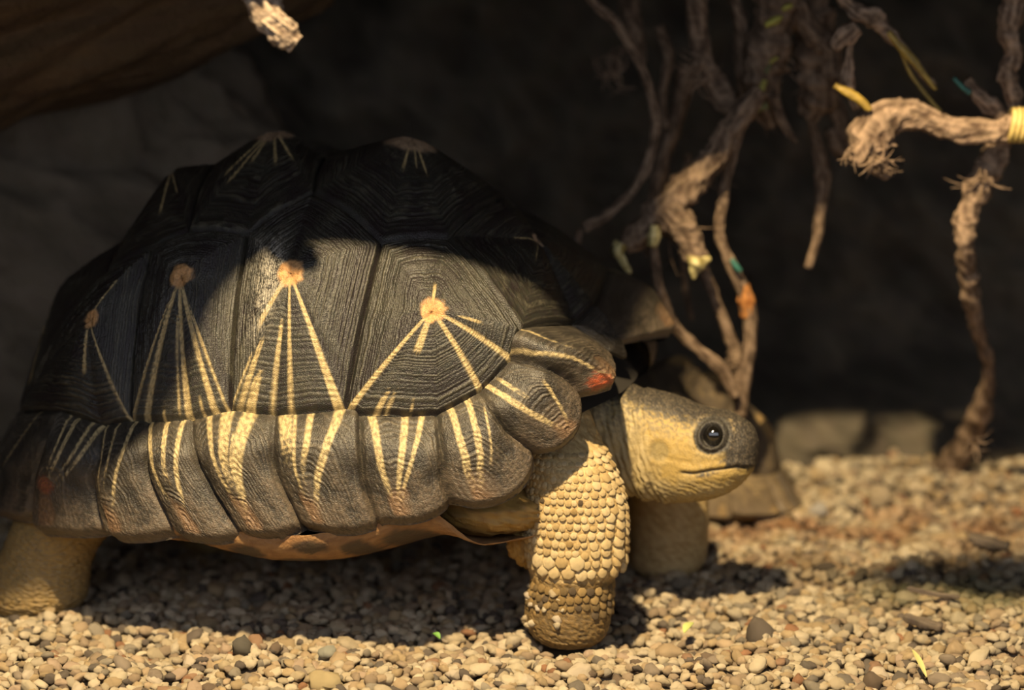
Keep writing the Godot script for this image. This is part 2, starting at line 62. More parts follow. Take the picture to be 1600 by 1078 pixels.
var TWINE := [
["yellow",[[Vector3(0.2043,0.3178,-0.0500),0.0020],[Vector3(0.2130,0.3129,-0.0500),0.0029],[Vector3(0.2212,0.3076,-0.0500),0.0029],[Vector3(0.2274,0.3019,-0.0500),0.0021]]],
["yellow",[[Vector3(0.2395,0.3501,-0.0650),0.0017],[Vector3(0.2467,0.3412,-0.0650),0.0025],[Vector3(0.2551,0.3330,-0.0650),0.0025],[Vector3(0.2614,0.3249,-0.0650),0.0017],[Vector3(0.2707,0.3134,-0.0650),0.0012]]],
["yellow",[[Vector3(0.2487,0.3375,-0.0700),0.0012],[Vector3(0.2539,0.3252,-0.0700),0.0012],[Vector3(0.2624,0.3129,-0.0700),0.0012],[Vector3(0.2751,0.2985,-0.0700),0.0013]]],
["teal",[[Vector3(0.2819,0.3208,-0.0650),0.0012],[Vector3(0.2874,0.3155,-0.0650),0.0017],[Vector3(0.2929,0.3110,-0.0650),0.0017]]],
["lime",[[Vector3(0.1541,0.2866,-0.1200),0.0030],[Vector3(0.1594,0.2972,-0.1200),0.0025],[Vector3(0.1651,0.3099,-0.1200),0.0021],[Vector3(0.1667,0.3141,-0.1200),0.0013]]],
["green",[[Vector3(0.1468,0.2983,-0.1100),0.0025],[Vector3(0.1561,0.2953,-0.1100),0.0030],[Vector3(0.1678,0.2983,-0.1100),0.0025]]],
["lime",[[Vector3(0.1644,0.3510,-0.1050),0.0017],[Vector3(0.1706,0.3543,-0.1050),0.0025],[Vector3(0.1755,0.3568,-0.1050),0.0013]]],
["lime",[[Vector3(0.1759,0.3610,-0.1100),0.0017],[Vector3(0.1792,0.3626,-0.1100),0.0021],[Vector3(0.1825,0.3643,-0.1100),0.0013]]],
["lime",[[Vector3(0.1686,0.3264,-0.1100),0.0013],[Vector3(0.1715,0.3285,-0.1100),0.0017],[Vector3(0.1740,0.3297,-0.1100),0.0008]]],
["green",[[Vector3(0.1658,0.3193,-0.1100),0.0013],[Vector3(0.1674,0.3226,-0.1100),0.0017],[Vector3(0.1690,0.3255,-0.1100),0.0008]]],
["teal",[[Vector3(0.1454,0.1963,-0.1100),0.0017],[Vector3(0.1484,0.1916,-0.1100),0.0021],[Vector3(0.1515,0.1882,-0.1100),0.0013]]],
]
var FRAY := [
["cream",[[Vector3(0.0722,0.2094,-0.0950),0.0038],[Vector3(0.0698,0.2043,-0.0950),0.0042],[Vector3(0.0723,0.1988,-0.0950),0.0038],[Vector3(0.0757,0.1932,-0.0950),0.0025],[Vector3(0.0783,0.1894,-0.0950),0.0008]]],
["cream",[[Vector3(0.1216,0.2017,-0.0900),0.0059],[Vector3(0.1208,0.1966,-0.0900),0.0063],[Vector3(0.1192,0.1915,-0.0900),0.0034],[Vector3(0.1193,0.1864,-0.0900),0.0008]]],
["cream",[[Vector3(0.1195,0.1996,-0.0900),0.0042],[Vector3(0.1250,0.1983,-0.0900),0.0038],[Vector3(0.1300,0.2009,-0.0900),0.0013]]],
["cream",[[Vector3(0.0935,0.2228,-0.0850),0.0025],[Vector3(0.0927,0.2173,-0.0850),0.0033],[Vector3(0.0911,0.2089,-0.0850),0.0025]]],
]
var FIBRES := [
["fibre",[[Vector3(0.1238,0.3261,-0.1038),0.0009],[Vector3(0.1197,0.3253,-0.1038),0.0007],[Vector3(0.1162,0.3228,-0.1038),0.0004],[Vector3(0.1138,0.3187,-0.1038),0.0002]]],
["fibre",[[Vector3(0.1245,0.3284,-0.1039),0.0009],[Vector3(0.1251,0.3225,-0.1039),0.0007],[Vector3(0.1309,0.3182,-0.1039),0.0004],[Vector3(0.1398,0.3189,-0.1039),0.0002]]],
["fibre",[[Vector3(0.1228,0.3255,-0.1205),0.0009],[Vector3(0.1178,0.3266,-0.1205),0.0007],[Vector3(0.1131,0.3289,-0.1205),0.0004],[Vector3(0.1090,0.3323,-0.1205),0.0002]]],
["fibre",[[Vector3(0.1213,0.3280,-0.1122),0.0009],[Vector3(0.1232,0.3225,-0.1122),0.0007],[Vector3(0.1301,0.3205,-0.1122),0.0004],[Vector3(0.1383,0.3250,-0.1122),0.0002]]],
["fibre",[[Vector3(0.1233,0.3301,-0.1146),0.0009],[Vector3(0.1193,0.3314,-0.1146),0.0007],[Vector3(0.1153,0.3328,-0.1146),0.0004],[Vector3(0.1115,0.3344,-0.1146),0.0002]]],
["fibre",[[Vector3(0.1199,0.3286,-0.1067),0.0009],[Vector3(0.1186,0.3254,-0.1067),0.0007],[Vector3(0.1165,0.3226,-0.1067),0.0004],[Vector3(0.1140,0.3201,-0.1067),0.0002]]],
["fibre",[[Vector3(0.1238,0.3285,-0.1003),0.0009],[Vector3(0.1234,0.3247,-0.1003),0.0007],[Vector3(0.1215,0.3213,-0.1003),0.0004],[Vector3(0.1184,0.3186,-0.1003),0.0002]]],
["fibre",[[Vector3(0.1214,0.3274,-0.1005),0.0009],[Vector3(0.1198,0.3233,-0.1005),0.0007],[Vector3(0.1173,0.3196,-0.1005),0.0004],[Vector3(0.1141,0.3165,-0.1005),0.0002]]],
["fibre",[[Vector3(0.1226,0.3247,-0.1129),0.0009],[Vector3(0.1253,0.3197,-0.1129),0.0007],[Vector3(0.1309,0.3168,-0.1129),0.0004],[Vector3(0.1380,0.3172,-0.1129),0.0002]]],
["fibre",[[Vector3(0.1192,0.3297,-0.1132),0.0009],[Vector3(0.1180,0.3263,-0.1132),0.0007],[Vector3(0.1141,0.3246,-0.1132),0.0004],[Vector3(0.1089,0.3263,-0.1132),0.0002]]],
["fibre",[[Vector3(0.1252,0.3238,-0.1214),0.0009],[Vector3(0.1209,0.3212,-0.1214),0.0007],[Vector3(0.1181,0.3166,-0.1214),0.0004],[Vector3(0.1175,0.3108,-0.1214),0.0002]]],
["fibre",[[Vector3(0.1226,0.3313,-0.1023),0.0009],[Vector3(0.1221,0.3268,-0.1023),0.0007],[Vector3(0.1214,0.3224,-0.1023),0.0004],[Vector3(0.1204,0.3180,-0.1023),0.0002]]],
["fibre",[[Vector3(0.1194,0.3256,-0.1062),0.0009],[Vector3(0.1168,0.3219,-0.1062),0.0007],[Vector3(0.1114,0.3213,-0.1062),0.0004],[Vector3(0.1058,0.3251,-0.1062),0.0002]]],
["fibre",[[Vector3(0.1222,0.3262,-0.1060),0.0009],[Vector3(0.1165,0.3246,-0.1060),0.0007],[Vector3(0.1113,0.3215,-0.1060),0.0004],[Vector3(0.1070,0.3169,-0.1060),0.0002]]],
["fibre",[[Vector3(0.1220,0.3251,-0.1092),0.0009],[Vector3(0.1182,0.3226,-0.1092),0.0007],[Vector3(0.1156,0.3188,-0.1092),0.0004],[Vector3(0.1144,0.3140,-0.1092),0.0002]]],
["fibre",[[Vector3(0.1226,0.3265,-0.0983),0.0009],[Vector3(0.1207,0.3220,-0.0983),0.0007],[Vector3(0.1156,0.3197,-0.0983),0.0004],[Vector3(0.1088,0.3214,-0.0983),0.0002]]],
["fibre",[[Vector3(0.1273,0.3156,-0.1012),0.0008],[Vector3(0.1224,0.3157,-0.1012),0.0006],[Vector3(0.1180,0.3127,-0.1012),0.0004],[Vector3(0.1155,0.3071,-0.1012),0.0002]]],
["fibre",[[Vector3(0.1268,0.3157,-0.1070),0.0008],[Vector3(0.1227,0.3124,-0.1070),0.0006],[Vector3(0.1185,0.3092,-0.1070),0.0004],[Vector3(0.1141,0.3062,-0.1070),0.0002]]],
["fibre",[[Vector3(0.1296,0.3144,-0.1209),0.0008],[Vector3(0.1283,0.3179,-0.1209),0.0006],[Vector3(0.1290,0.3218,-0.1209),0.0004],[Vector3(0.1317,0.3253,-0.1209),0.0002]]],
["fibre",[[Vector3(0.1233,0.3181,-0.1061),0.0008],[Vector3(0.1204,0.3163,-0.1061),0.0006],[Vector3(0.1205,0.3119,-0.1061),0.0004],[Vector3(0.1249,0.3079,-0.1061),0.0002]]],
["fibre",[[Vector3(0.1267,0.3126,-0.1089),0.0008],[Vector3(0.1221,0.3148,-0.1089),0.0006],[Vector3(0.1174,0.3170,-0.1089),0.0004],[Vector3(0.1128,0.3191,-0.1089),0.0002]]],
["fibre",[[Vector3(0.1232,0.3136,-0.1006),0.0008],[Vector3(0.1200,0.3115,-0.1006),0.0006],[Vector3(0.1178,0.3082,-0.1006),0.0004],[Vector3(0.1170,0.3040,-0.1006),0.0002]]],
["fibre",[[Vector3(0.1230,0.3148,-0.1012),0.0008],[Vector3(0.1207,0.3186,-0.1012),0.0006],[Vector3(0.1195,0.3229,-0.1012),0.0004],[Vector3(0.1193,0.3274,-0.1012),0.0002]]],
["fibre",[[Vector3(0.1284,0.3158,-0.1053),0.0008],[Vector3(0.1246,0.3156,-0.1053),0.0006],[Vector3(0.1211,0.3136,-0.1053),0.0004],[Vector3(0.1185,0.3101,-0.1053),0.0002]]],
["fibre",[[Vector3(0.1232,0.3140,-0.1208),0.0008],[Vector3(0.1199,0.3165,-0.1208),0.0006],[Vector3(0.1179,0.3204,-0.1208),0.0004],[Vector3(0.1177,0.3252,-0.1208),0.0002]]],
["fibre",[[Vector3(0.1249,0.3120,-0.1091),0.0008],[Vector3(0.1219,0.3157,-0.1091),0.0006],[Vector3(0.1227,0.3212,-0.1091),0.0004],[Vector3(0.1279,0.3258,-0.1091),0.0002]]],
["fibre",[[Vector3(0.1234,0.3152,-0.1134),0.0008],[Vector3(0.1188,0.3134,-0.1134),0.0006],[Vector3(0.1156,0.3091,-0.1134),0.0004],[Vector3(0.1148,0.3030,-0.1134),0.0002]]],
["fibre",[[Vector3(0.1240,0.3142,-0.1202),0.0008],[Vector3(0.1188,0.3145,-0.1202),0.0006],[Vector3(0.1140,0.3114,-0.1202),0.0004],[Vector3(0.1112,0.3053,-0.1202),0.0002]]],
["fibre",[[Vector3(0.1246,0.3137,-0.1055),0.0008],[Vector3(0.1214,0.3137,-0.1055),0.0006],[Vector3(0.1182,0.3147,-0.1055),0.0004],[Vector3(0.1153,0.3166,-0.1055),0.0002]]],
["fibre",[[Vector3(0.1261,0.3151,-0.1130),0.0008],[Vector3(0.1225,0.3124,-0.1130),0.0006],[Vector3(0.1229,0.3066,-0.1130),0.0004],[Vector3(0.1287,0.3017,-0.1130),0.0002]]],
["fibre",[[Vector3(0.0701,0.3163,-0.1838),0.0010],[Vector3(0.0640,0.3125,-0.1838),0.0007],[Vector3(0.0669,0.3022,-0.1838),0.0004],[Vector3(0.0818,0.2979,-0.1838),0.0002]]],
["fibre",[[Vector3(0.0739,0.3109,-0.1905),0.0010],[Vector3(0.0679,0.3128,-0.1905),0.0007],[Vector3(0.0652,0.3202,-0.1905),0.0005],[Vector3(0.0693,0.3294,-0.1905),0.0002]]],
["fibre",[[Vector3(0.0712,0.3128,-0.1827),0.0010],[Vector3(0.0746,0.3077,-0.1827),0.0007],[Vector3(0.0725,0.3007,-0.1827),0.0004],[Vector3(0.0644,0.2959,-0.1827),0.0002]]],
["fibre",[[Vector3(0.0725,0.3127,-0.1725),0.0010],[Vector3(0.0663,0.3153,-0.1725),0.0007],[Vector3(0.0642,0.3234,-0.1725),0.0004],[Vector3(0.0697,0.3326,-0.1725),0.0002]]],
["fibre",[[Vector3(0.0743,0.3166,-0.1891),0.0010],[Vector3(0.0694,0.3189,-0.1891),0.0007],[Vector3(0.0638,0.3189,-0.1891),0.0005],[Vector3(0.0582,0.3165,-0.1891),0.0002]]],
["fibre",[[Vector3(0.0693,0.3151,-0.1740),0.0010],[Vector3(0.0723,0.3196,-0.1740),0.0007],[Vector3(0.0649,0.3250,-0.1740),0.0004],[Vector3(0.0532,0.3177,-0.1740),0.0002]]],
["fibre",[[Vector3(0.0714,0.3134,-0.1806),0.0010],[Vector3(0.0660,0.3125,-0.1806),0.0007],[Vector3(0.0608,0.3109,-0.1806),0.0004],[Vector3(0.0557,0.3088,-0.1806),0.0002]]],
["fibre",[[Vector3(0.0707,0.3114,-0.1869),0.0010],[Vector3(0.0715,0.3057,-0.1869),0.0007],[Vector3(0.0768,0.3016,-0.1869),0.0005],[Vector3(0.0850,0.3017,-0.1869),0.0002]]],
["fibre",[[Vector3(0.0739,0.3130,-0.1866),0.0010],[Vector3(0.0710,0.3091,-0.1866),0.0007],[Vector3(0.0746,0.3032,-0.1866),0.0005],[Vector3(0.0843,0.3025,-0.1866),0.0002]]],
["fibre",[[Vector3(0.0718,0.3137,-0.1898),0.0010],[Vector3(0.0664,0.3108,-0.1898),0.0007],[Vector3(0.0595,0.3129,-0.1898),0.0005],[Vector3(0.0545,0.3201,-0.1898),0.0002]]],
["fibre",[[Vector3(0.0739,0.3155,-0.1738),0.0010],[Vector3(0.0735,0.3213,-0.1738),0.0007],[Vector3(0.0671,0.3251,-0.1738),0.0004],[Vector3(0.0577,0.3224,-0.1738),0.0002]]],
["fibre",[[Vector3(0.0722,0.3170,-0.1823),0.0010],[Vector3(0.0729,0.3223,-0.1823),0.0007],[Vector3(0.0750,0.3273,-0.1823),0.0004],[Vector3(0.0785,0.3317,-0.1823),0.0002]]],
["fibre",[[Vector3(0.0726,0.3157,-0.1911),0.0010],[Vector3(0.0678,0.3206,-0.1911),0.0007],[Vector3(0.0737,0.3293,-0.1911),0.0005],[Vector3(0.0890,0.3277,-0.1911),0.0002]]],
["fibre",[[Vector3(0.0729,0.3126,-0.1682),0.0010],[Vector3(0.0668,0.3165,-0.1682),0.0007],[Vector3(0.0706,0.3269,-0.1682),0.0004],[Vector3(0.0868,0.3290,-0.1682),0.0002]]],
["fibre",[[Vector3(0.0694,0.3144,-0.1819),0.0010],[Vector3(0.0676,0.3087,-0.1819),0.0007],[Vector3(0.0576,0.3120,-0.1819),0.0004],[Vector3(0.0575,0.3281,-0.1819),0.0002]]],
["fibre",[[Vector3(0.0694,0.3104,-0.1915),0.0010],[Vector3(0.0629,0.3136,-0.1915),0.0007],[Vector3(0.0574,0.3185,-0.1915),0.0005],[Vector3(0.0533,0.3251,-0.1915),0.0002]]],
["fibre",[[Vector3(0.0698,0.3126,-0.1710),0.0010],[Vector3(0.0667,0.3183,-0.1710),0.0007],[Vector3(0.0702,0.3257,-0.1710),0.0004],[Vector3(0.0804,0.3291,-0.1710),0.0002]]],
["fibre",[[Vector3(0.0708,0.3148,-0.1727),0.0010],[Vector3(0.0750,0.3152,-0.1727),0.0007],[Vector3(0.0778,0.3196,-0.1727),0.0004],[Vector3(0.0764,0.3262,-0.1727),0.0002]]],
["fibre",[[Vector3(0.0713,0.3126,-0.1687),0.0010],[Vector3(0.0663,0.3129,-0.1687),0.0007],[Vector3(0.0621,0.3090,-0.1687),0.0004],[Vector3(0.0611,0.3019,-0.1687),0.0002]]],
["fibre",[[Vector3(0.0720,0.3125,-0.1858),0.0010],[Vector3(0.0744,0.3169,-0.1858),0.0007],[Vector3(0.0708,0.3225,-0.1858),0.0004],[Vector3(0.0618,0.3238,-0.1858),0.0002]]],
["fibre",[[Vector3(0.0750,0.3134,-0.1856),0.0010],[Vector3(0.0712,0.3173,-0.1856),0.0007],[Vector3(0.0711,0.3237,-0.1856),0.0004],[Vector3(0.0760,0.3297,-0.1856),0.0002]]],
["fibre",[[Vector3(0.0699,0.3146,-0.1845),0.0010],[Vector3(0.0657,0.3147,-0.1845),0.0007],[Vector3(0.0618,0.3130,-0.1845),0.0004],[Vector3(0.0586,0.3095,-0.1845),0.0002]]],
["fibre",[[Vector3(0.0927,0.2232,-0.1048),0.0008],[Vector3(0.0967,0.2220,-0.1048),0.0006],[Vector3(0.1009,0.2221,-0.1048),0.0004],[Vector3(0.1051,0.2236,-0.1048),0.0002]]],
["fibre",[[Vector3(0.0934,0.2230,-0.1012),0.0008],[Vector3(0.0916,0.2207,-0.1012),0.0006],[Vector3(0.0907,0.2179,-0.1012),0.0004],[Vector3(0.0907,0.2147,-0.1012),0.0002]]],
["fibre",[[Vector3(0.0965,0.2217,-0.1117),0.0008],[Vector3(0.0945,0.2175,-0.1117),0.0006],[Vector3(0.0979,0.2124,-0.1117),0.0004],[Vector3(0.1061,0.2114,-0.1117),0.0002]]],
["fibre",[[Vector3(0.0932,0.2213,-0.1118),0.0008],[Vector3(0.0970,0.2186,-0.1118),0.0006],[Vector3(0.0965,0.2127,-0.1118),0.0004],[Vector3(0.0902,0.2079,-0.1118),0.0002]]],
["fibre",[[Vector3(0.0964,0.2213,-0.1076),0.0008],[Vector3(0.0955,0.2166,-0.1076),0.0006],[Vector3(0.0920,0.2130,-0.1076),0.0004],[Vector3(0.0865,0.2113,-0.1076),0.0002]]],
["fibre",[[Vector3(0.0972,0.2210,-0.1093),0.0008],[Vector3(0.0924,0.2191,-0.1093),0.0006],[Vector3(0.0870,0.2189,-0.1093),0.0004],[Vector3(0.0816,0.2205,-0.1093),0.0002]]],
["fibre",[[Vector3(0.0929,0.2279,-0.1053),0.0008],[Vector3(0.0948,0.2243,-0.1053),0.0006],[Vector3(0.0960,0.2205,-0.1053),0.0004],[Vector3(0.0967,0.2164,-0.1053),0.0002]]],
["fibre",[[Vector3(0.0980,0.2272,-0.1032),0.0008],[Vector3(0.0935,0.2283,-0.1032),0.0006],[Vector3(0.0901,0.2320,-0.1032),0.0004],[Vector3(0.0887,0.2377,-0.1032),0.0002]]],
["fibre",[[Vector3(0.0939,0.2269,-0.1048),0.0008],[Vector3(0.0985,0.2248,-0.1048),0.0006],[Vector3(0.1004,0.2192,-0.1048),0.0004],[Vector3(0.0976,0.2122,-0.1048),0.0002]]],
["fibre",[[Vector3(0.0928,0.2293,-0.0909),0.0008],[Vector3(0.0958,0.2255,-0.0909),0.0006],[Vector3(0.1020,0.2267,-0.0909),0.0004],[Vector3(0.1061,0.2343,-0.0909),0.0002]]],
["fibre",[[Vector3(0.0963,0.2231,-0.0945),0.0008],[Vector3(0.0971,0.2196,-0.0945),0.0006],[Vector3(0.0966,0.2160,-0.0945),0.0004],[Vector3(0.0946,0.2126,-0.0945),0.0002]]],
["fibre",[[Vector3(0.0927,0.2284,-0.0902),0.0008],[Vector3(0.0962,0.2251,-0.0902),0.0006],[Vector3(0.1016,0.2245,-0.0902),0.0004],[Vector3(0.1071,0.2274,-0.0902),0.0002]]],
["fibre",[[Vector3(0.1092,0.2213,-0.1013),0.0006],[Vector3(0.1168,0.2124,-0.1013),0.0005],[Vector3(0.1208,0.2009,-0.1013),0.0003],[Vector3(0.1207,0.1879,-0.1013),0.0001]]],
["fibre",[[Vector3(0.1081,0.2191,-0.1082),0.0006],[Vector3(0.1098,0.2092,-0.1082),0.0005],[Vector3(0.1115,0.1993,-0.1082),0.0003],[Vector3(0.1132,0.1894,-0.1082),0.0001]]],
["fibre",[[Vector3(0.1067,0.2202,-0.1113),0.0006],[Vector3(0.1045,0.2084,-0.1113),0.0005],[Vector3(0.1057,0.1962,-0.1113),0.0003],[Vector3(0.1103,0.1842,-0.1113),0.0001]]],
["fibre",[[Vector3(0.1105,0.2183,-0.1109),0.0006],[Vector3(0.1156,0.2088,-0.1109),0.0005],[Vector3(0.1164,0.1976,-0.1109),0.0003],[Vector3(0.1124,0.1861,-0.1109),0.0001]]],
["fibre",[[Vector3(0.1090,0.2195,-0.1133),0.0006],[Vector3(0.1021,0.2135,-0.1133),0.0005],[Vector3(0.0948,0.2079,-0.1133),0.0003],[Vector3(0.0870,0.2028,-0.1133),0.0001]]],
["fibre",[[Vector3(0.1073,0.2208,-0.1058),0.0006],[Vector3(0.1053,0.2137,-0.1058),0.0005],[Vector3(0.1079,0.2061,-0.1058),0.0003],[Vector3(0.1149,0.2000,-0.1058),0.0001]]],
["fibre",[[Vector3(0.1113,0.2204,-0.1131),0.0006],[Vector3(0.1209,0.2175,-0.1131),0.0005],[Vector3(0.1310,0.2167,-0.1131),0.0003],[Vector3(0.1413,0.2180,-0.1131),0.0001]]],
["fibre",[[Vector3(0.1061,0.2232,-0.0993),0.0006],[Vector3(0.1087,0.2167,-0.0993),0.0005],[Vector3(0.1147,0.2121,-0.0993),0.0003],[Vector3(0.1232,0.2110,-0.0993),0.0001]]],
["fibre",[[Vector3(0.2327,0.2708,-0.0518),0.0011],[Vector3(0.2360,0.2654,-0.0518),0.0008],[Vector3(0.2419,0.2624,-0.0518),0.0005],[Vector3(0.2495,0.2626,-0.0518),0.0002]]],
["fibre",[[Vector3(0.2293,0.2704,-0.0432),0.0011],[Vector3(0.2331,0.2692,-0.0432),0.0008],[Vector3(0.2358,0.2659,-0.0432),0.0005],[Vector3(0.2367,0.2610,-0.0432),0.0002]]],
["fibre",[[Vector3(0.2286,0.2691,-0.0363),0.0011],[Vector3(0.2271,0.2659,-0.0363),0.0008],[Vector3(0.2255,0.2629,-0.0363),0.0005],[Vector3(0.2239,0.2598,-0.0363),0.0002]]],
["fibre",[[Vector3(0.2268,0.2693,-0.0321),0.0011],[Vector3(0.2314,0.2711,-0.0321),0.0008],[Vector3(0.2343,0.2756,-0.0321),0.0005],[Vector3(0.2343,0.2820,-0.0321),0.0002]]],
["fibre",[[Vector3(0.2314,0.2735,-0.0442),0.0011],[Vector3(0.2355,0.2701,-0.0442),0.0008],[Vector3(0.2413,0.2697,-0.0442),0.0005],[Vector3(0.2471,0.2730,-0.0442),0.0002]]],
["fibre",[[Vector3(0.2260,0.2726,-0.0412),0.0011],[Vector3(0.2293,0.2708,-0.0412),0.0008],[Vector3(0.2318,0.2677,-0.0412),0.0005],[Vector3(0.2330,0.2635,-0.0412),0.0002]]],
["fibre",[[Vector3(0.2283,0.2738,-0.0315),0.0011],[Vector3(0.2259,0.2695,-0.0315),0.0008],[Vector3(0.2228,0.2657,-0.0315),0.0005],[Vector3(0.2188,0.2626,-0.0315),0.0002]]],
["fibre",[[Vector3(0.2311,0.2707,-0.0466),0.0011],[Vector3(0.2349,0.2728,-0.0466),0.0008],[Vector3(0.2365,0.2774,-0.0466),0.0005],[Vector3(0.2349,0.2832,-0.0466),0.0002]]],
["fibre",[[Vector3(0.2312,0.2714,-0.0405),0.0011],[Vector3(0.2349,0.2683,-0.0405),0.0008],[Vector3(0.2394,0.2661,-0.0405),0.0005],[Vector3(0.2443,0.2648,-0.0405),0.0002]]],
["fibre",[[Vector3(0.2282,0.2732,-0.0376),0.0011],[Vector3(0.2241,0.2691,-0.0376),0.0008],[Vector3(0.2178,0.2679,-0.0376),0.0005],[Vector3(0.2108,0.2704,-0.0376),0.0002]]],
["fibre",[[Vector3(0.2281,0.2682,-0.0501),0.0011],[Vector3(0.2303,0.2628,-0.0501),0.0008],[Vector3(0.2358,0.2596,-0.0501),0.0005],[Vector3(0.2433,0.2600,-0.0501),0.0002]]],
["fibre",[[Vector3(0.2265,0.2730,-0.0372),0.0011],[Vector3(0.2313,0.2708,-0.0372),0.0008],[Vector3(0.2370,0.2726,-0.0372),0.0005],[Vector3(0.2412,0.2786,-0.0372),0.0002]]],
["fibre",[[Vector3(0.2277,0.2721,-0.0494),0.0011],[Vector3(0.2286,0.2682,-0.0494),0.0008],[Vector3(0.2282,0.2642,-0.0494),0.0005],[Vector3(0.2267,0.2604,-0.0494),0.0002]]],
["fibre",[[Vector3(0.2308,0.2697,-0.0469),0.0011],[Vector3(0.2341,0.2657,-0.0469),0.0008],[Vector3(0.2388,0.2631,-0.0469),0.0005],[Vector3(0.2445,0.2624,-0.0469),0.0002]]],
["fibre",[[Vector3(0.2314,0.2719,-0.0416),0.0011],[Vector3(0.2362,0.2715,-0.0416),0.0008],[Vector3(0.2407,0.2696,-0.0416),0.0005],[Vector3(0.2446,0.2662,-0.0416),0.0002]]],
["fibre",[[Vector3(0.2319,0.2712,-0.0451),0.0011],[Vector3(0.2377,0.2705,-0.0451),0.0008],[Vector3(0.2436,0.2703,-0.0451),0.0005],[Vector3(0.2494,0.2707,-0.0451),0.0002]]],
["fibre",[[Vector3(0.1735,0.3296,-0.1296),0.0010],[Vector3(0.1710,0.3231,-0.1296),0.0008],[Vector3(0.1666,0.3175,-0.1296),0.0005],[Vector3(0.1607,0.3131,-0.1296),0.0002]]],
["fibre",[[Vector3(0.1728,0.3316,-0.1483),0.0010],[Vector3(0.1688,0.3259,-0.1483),0.0008],[Vector3(0.1676,0.3186,-0.1483),0.0005],[Vector3(0.1697,0.3108,-0.1483),0.0002]]],
["fibre",[[Vector3(0.1736,0.3299,-0.1455),0.0010],[Vector3(0.1726,0.3223,-0.1455),0.0008],[Vector3(0.1731,0.3145,-0.1455),0.0005],[Vector3(0.1749,0.3067,-0.1455),0.0002]]],
["fibre",[[Vector3(0.1767,0.3279,-0.1514),0.0010],[Vector3(0.1736,0.3233,-0.1514),0.0008],[Vector3(0.1696,0.3194,-0.1514),0.0005],[Vector3(0.1648,0.3163,-0.1514),0.0002]]],
["fibre",[[Vector3(0.1721,0.3333,-0.1375),0.0010],[Vector3(0.1716,0.3262,-0.1375),0.0008],[Vector3(0.1680,0.3197,-0.1375),0.0005],[Vector3(0.1617,0.3148,-0.1375),0.0002]]],
["fibre",[[Vector3(0.1745,0.3320,-0.1387),0.0010],[Vector3(0.1727,0.3240,-0.1387),0.0008],[Vector3(0.1708,0.3160,-0.1387),0.0005],[Vector3(0.1688,0.3081,-0.1387),0.0002]]],
["fibre",[[Vector3(0.1707,0.3316,-0.1352),0.0010],[Vector3(0.1670,0.3279,-0.1352),0.0008],[Vector3(0.1624,0.3254,-0.1352),0.0005],[Vector3(0.1570,0.3243,-0.1352),0.0002]]],
["fibre",[[Vector3(0.1773,0.3322,-0.1400),0.0010],[Vector3(0.1801,0.3245,-0.1400),0.0008],[Vector3(0.1843,0.3174,-0.1400),0.0005],[Vector3(0.1897,0.3111,-0.1400),0.0002]]],
["fibre",[[Vector3(0.1739,0.3289,-0.1303),0.0010],[Vector3(0.1774,0.3241,-0.1303),0.0008],[Vector3(0.1829,0.3209,-0.1303),0.0005],[Vector3(0.1896,0.3201,-0.1303),0.0002]]],
["fibre",[[Vector3(0.1717,0.3332,-0.1402),0.0010],[Vector3(0.1743,0.3270,-0.1402),0.0008],[Vector3(0.1786,0.3216,-0.1402),0.0005],[Vector3(0.1845,0.3175,-0.1402),0.0002]]],
["fibre",[[Vector3(0.1750,0.3305,-0.1363),0.0010],[Vector3(0.1745,0.3234,-0.1363),0.0008],[Vector3(0.1725,0.3165,-0.1363),0.0005],[Vector3(0.1691,0.3100,-0.1363),0.0002]]],
["fibre",[[Vector3(0.1758,0.3347,-0.1331),0.0010],[Vector3(0.1804,0.3292,-0.1331),0.0008],[Vector3(0.1857,0.3244,-0.1331),0.0005],[Vector3(0.1917,0.3202,-0.1331),0.0002]]],
["fibre",[[Vector3(0.2008,0.3164,-0.1397),0.0010],[Vector3(0.1978,0.3077,-0.1397),0.0008],[Vector3(0.1982,0.2981,-0.1397),0.0005],[Vector3(0.2022,0.2885,-0.1397),0.0002]]],
["fibre",[[Vector3(0.2089,0.3191,-0.1601),0.0010],[Vector3(0.2119,0.3117,-0.1601),0.0008],[Vector3(0.2173,0.3054,-0.1601),0.0005],[Vector3(0.2247,0.3008,-0.1601),0.0002]]],
["fibre",[[Vector3(0.2038,0.3172,-0.1592),0.0010],[Vector3(0.2029,0.3107,-0.1592),0.0008],[Vector3(0.2029,0.3040,-0.1592),0.0005],[Vector3(0.2038,0.2974,-0.1592),0.0002]]],
["fibre",[[Vector3(0.2060,0.3199,-0.1461),0.0010],[Vector3(0.2035,0.3125,-0.1461),0.0008],[Vector3(0.1989,0.3060,-0.1461),0.0005],[Vector3(0.1923,0.3009,-0.1461),0.0002]]],
["fibre",[[Vector3(0.2025,0.3154,-0.1515),0.0010],[Vector3(0.2079,0.3080,-0.1515),0.0008],[Vector3(0.2098,0.2986,-0.1515),0.0005],[Vector3(0.2076,0.2885,-0.1515),0.0002]]],
["fibre",[[Vector3(0.2088,0.3161,-0.1577),0.0010],[Vector3(0.2077,0.3104,-0.1577),0.0008],[Vector3(0.2065,0.3048,-0.1577),0.0005],[Vector3(0.2051,0.2992,-0.1577),0.0002]]],
["fibre",[[Vector3(0.2073,0.3168,-0.1490),0.0010],[Vector3(0.2039,0.3117,-0.1490),0.0008],[Vector3(0.2031,0.3053,-0.1490),0.0005],[Vector3(0.2054,0.2984,-0.1490),0.0002]]],
["fibre",[[Vector3(0.2027,0.3209,-0.1439),0.0010],[Vector3(0.1995,0.3125,-0.1439),0.0008],[Vector3(0.1932,0.3057,-0.1439),0.0005],[Vector3(0.1843,0.3012,-0.1439),0.0002]]],
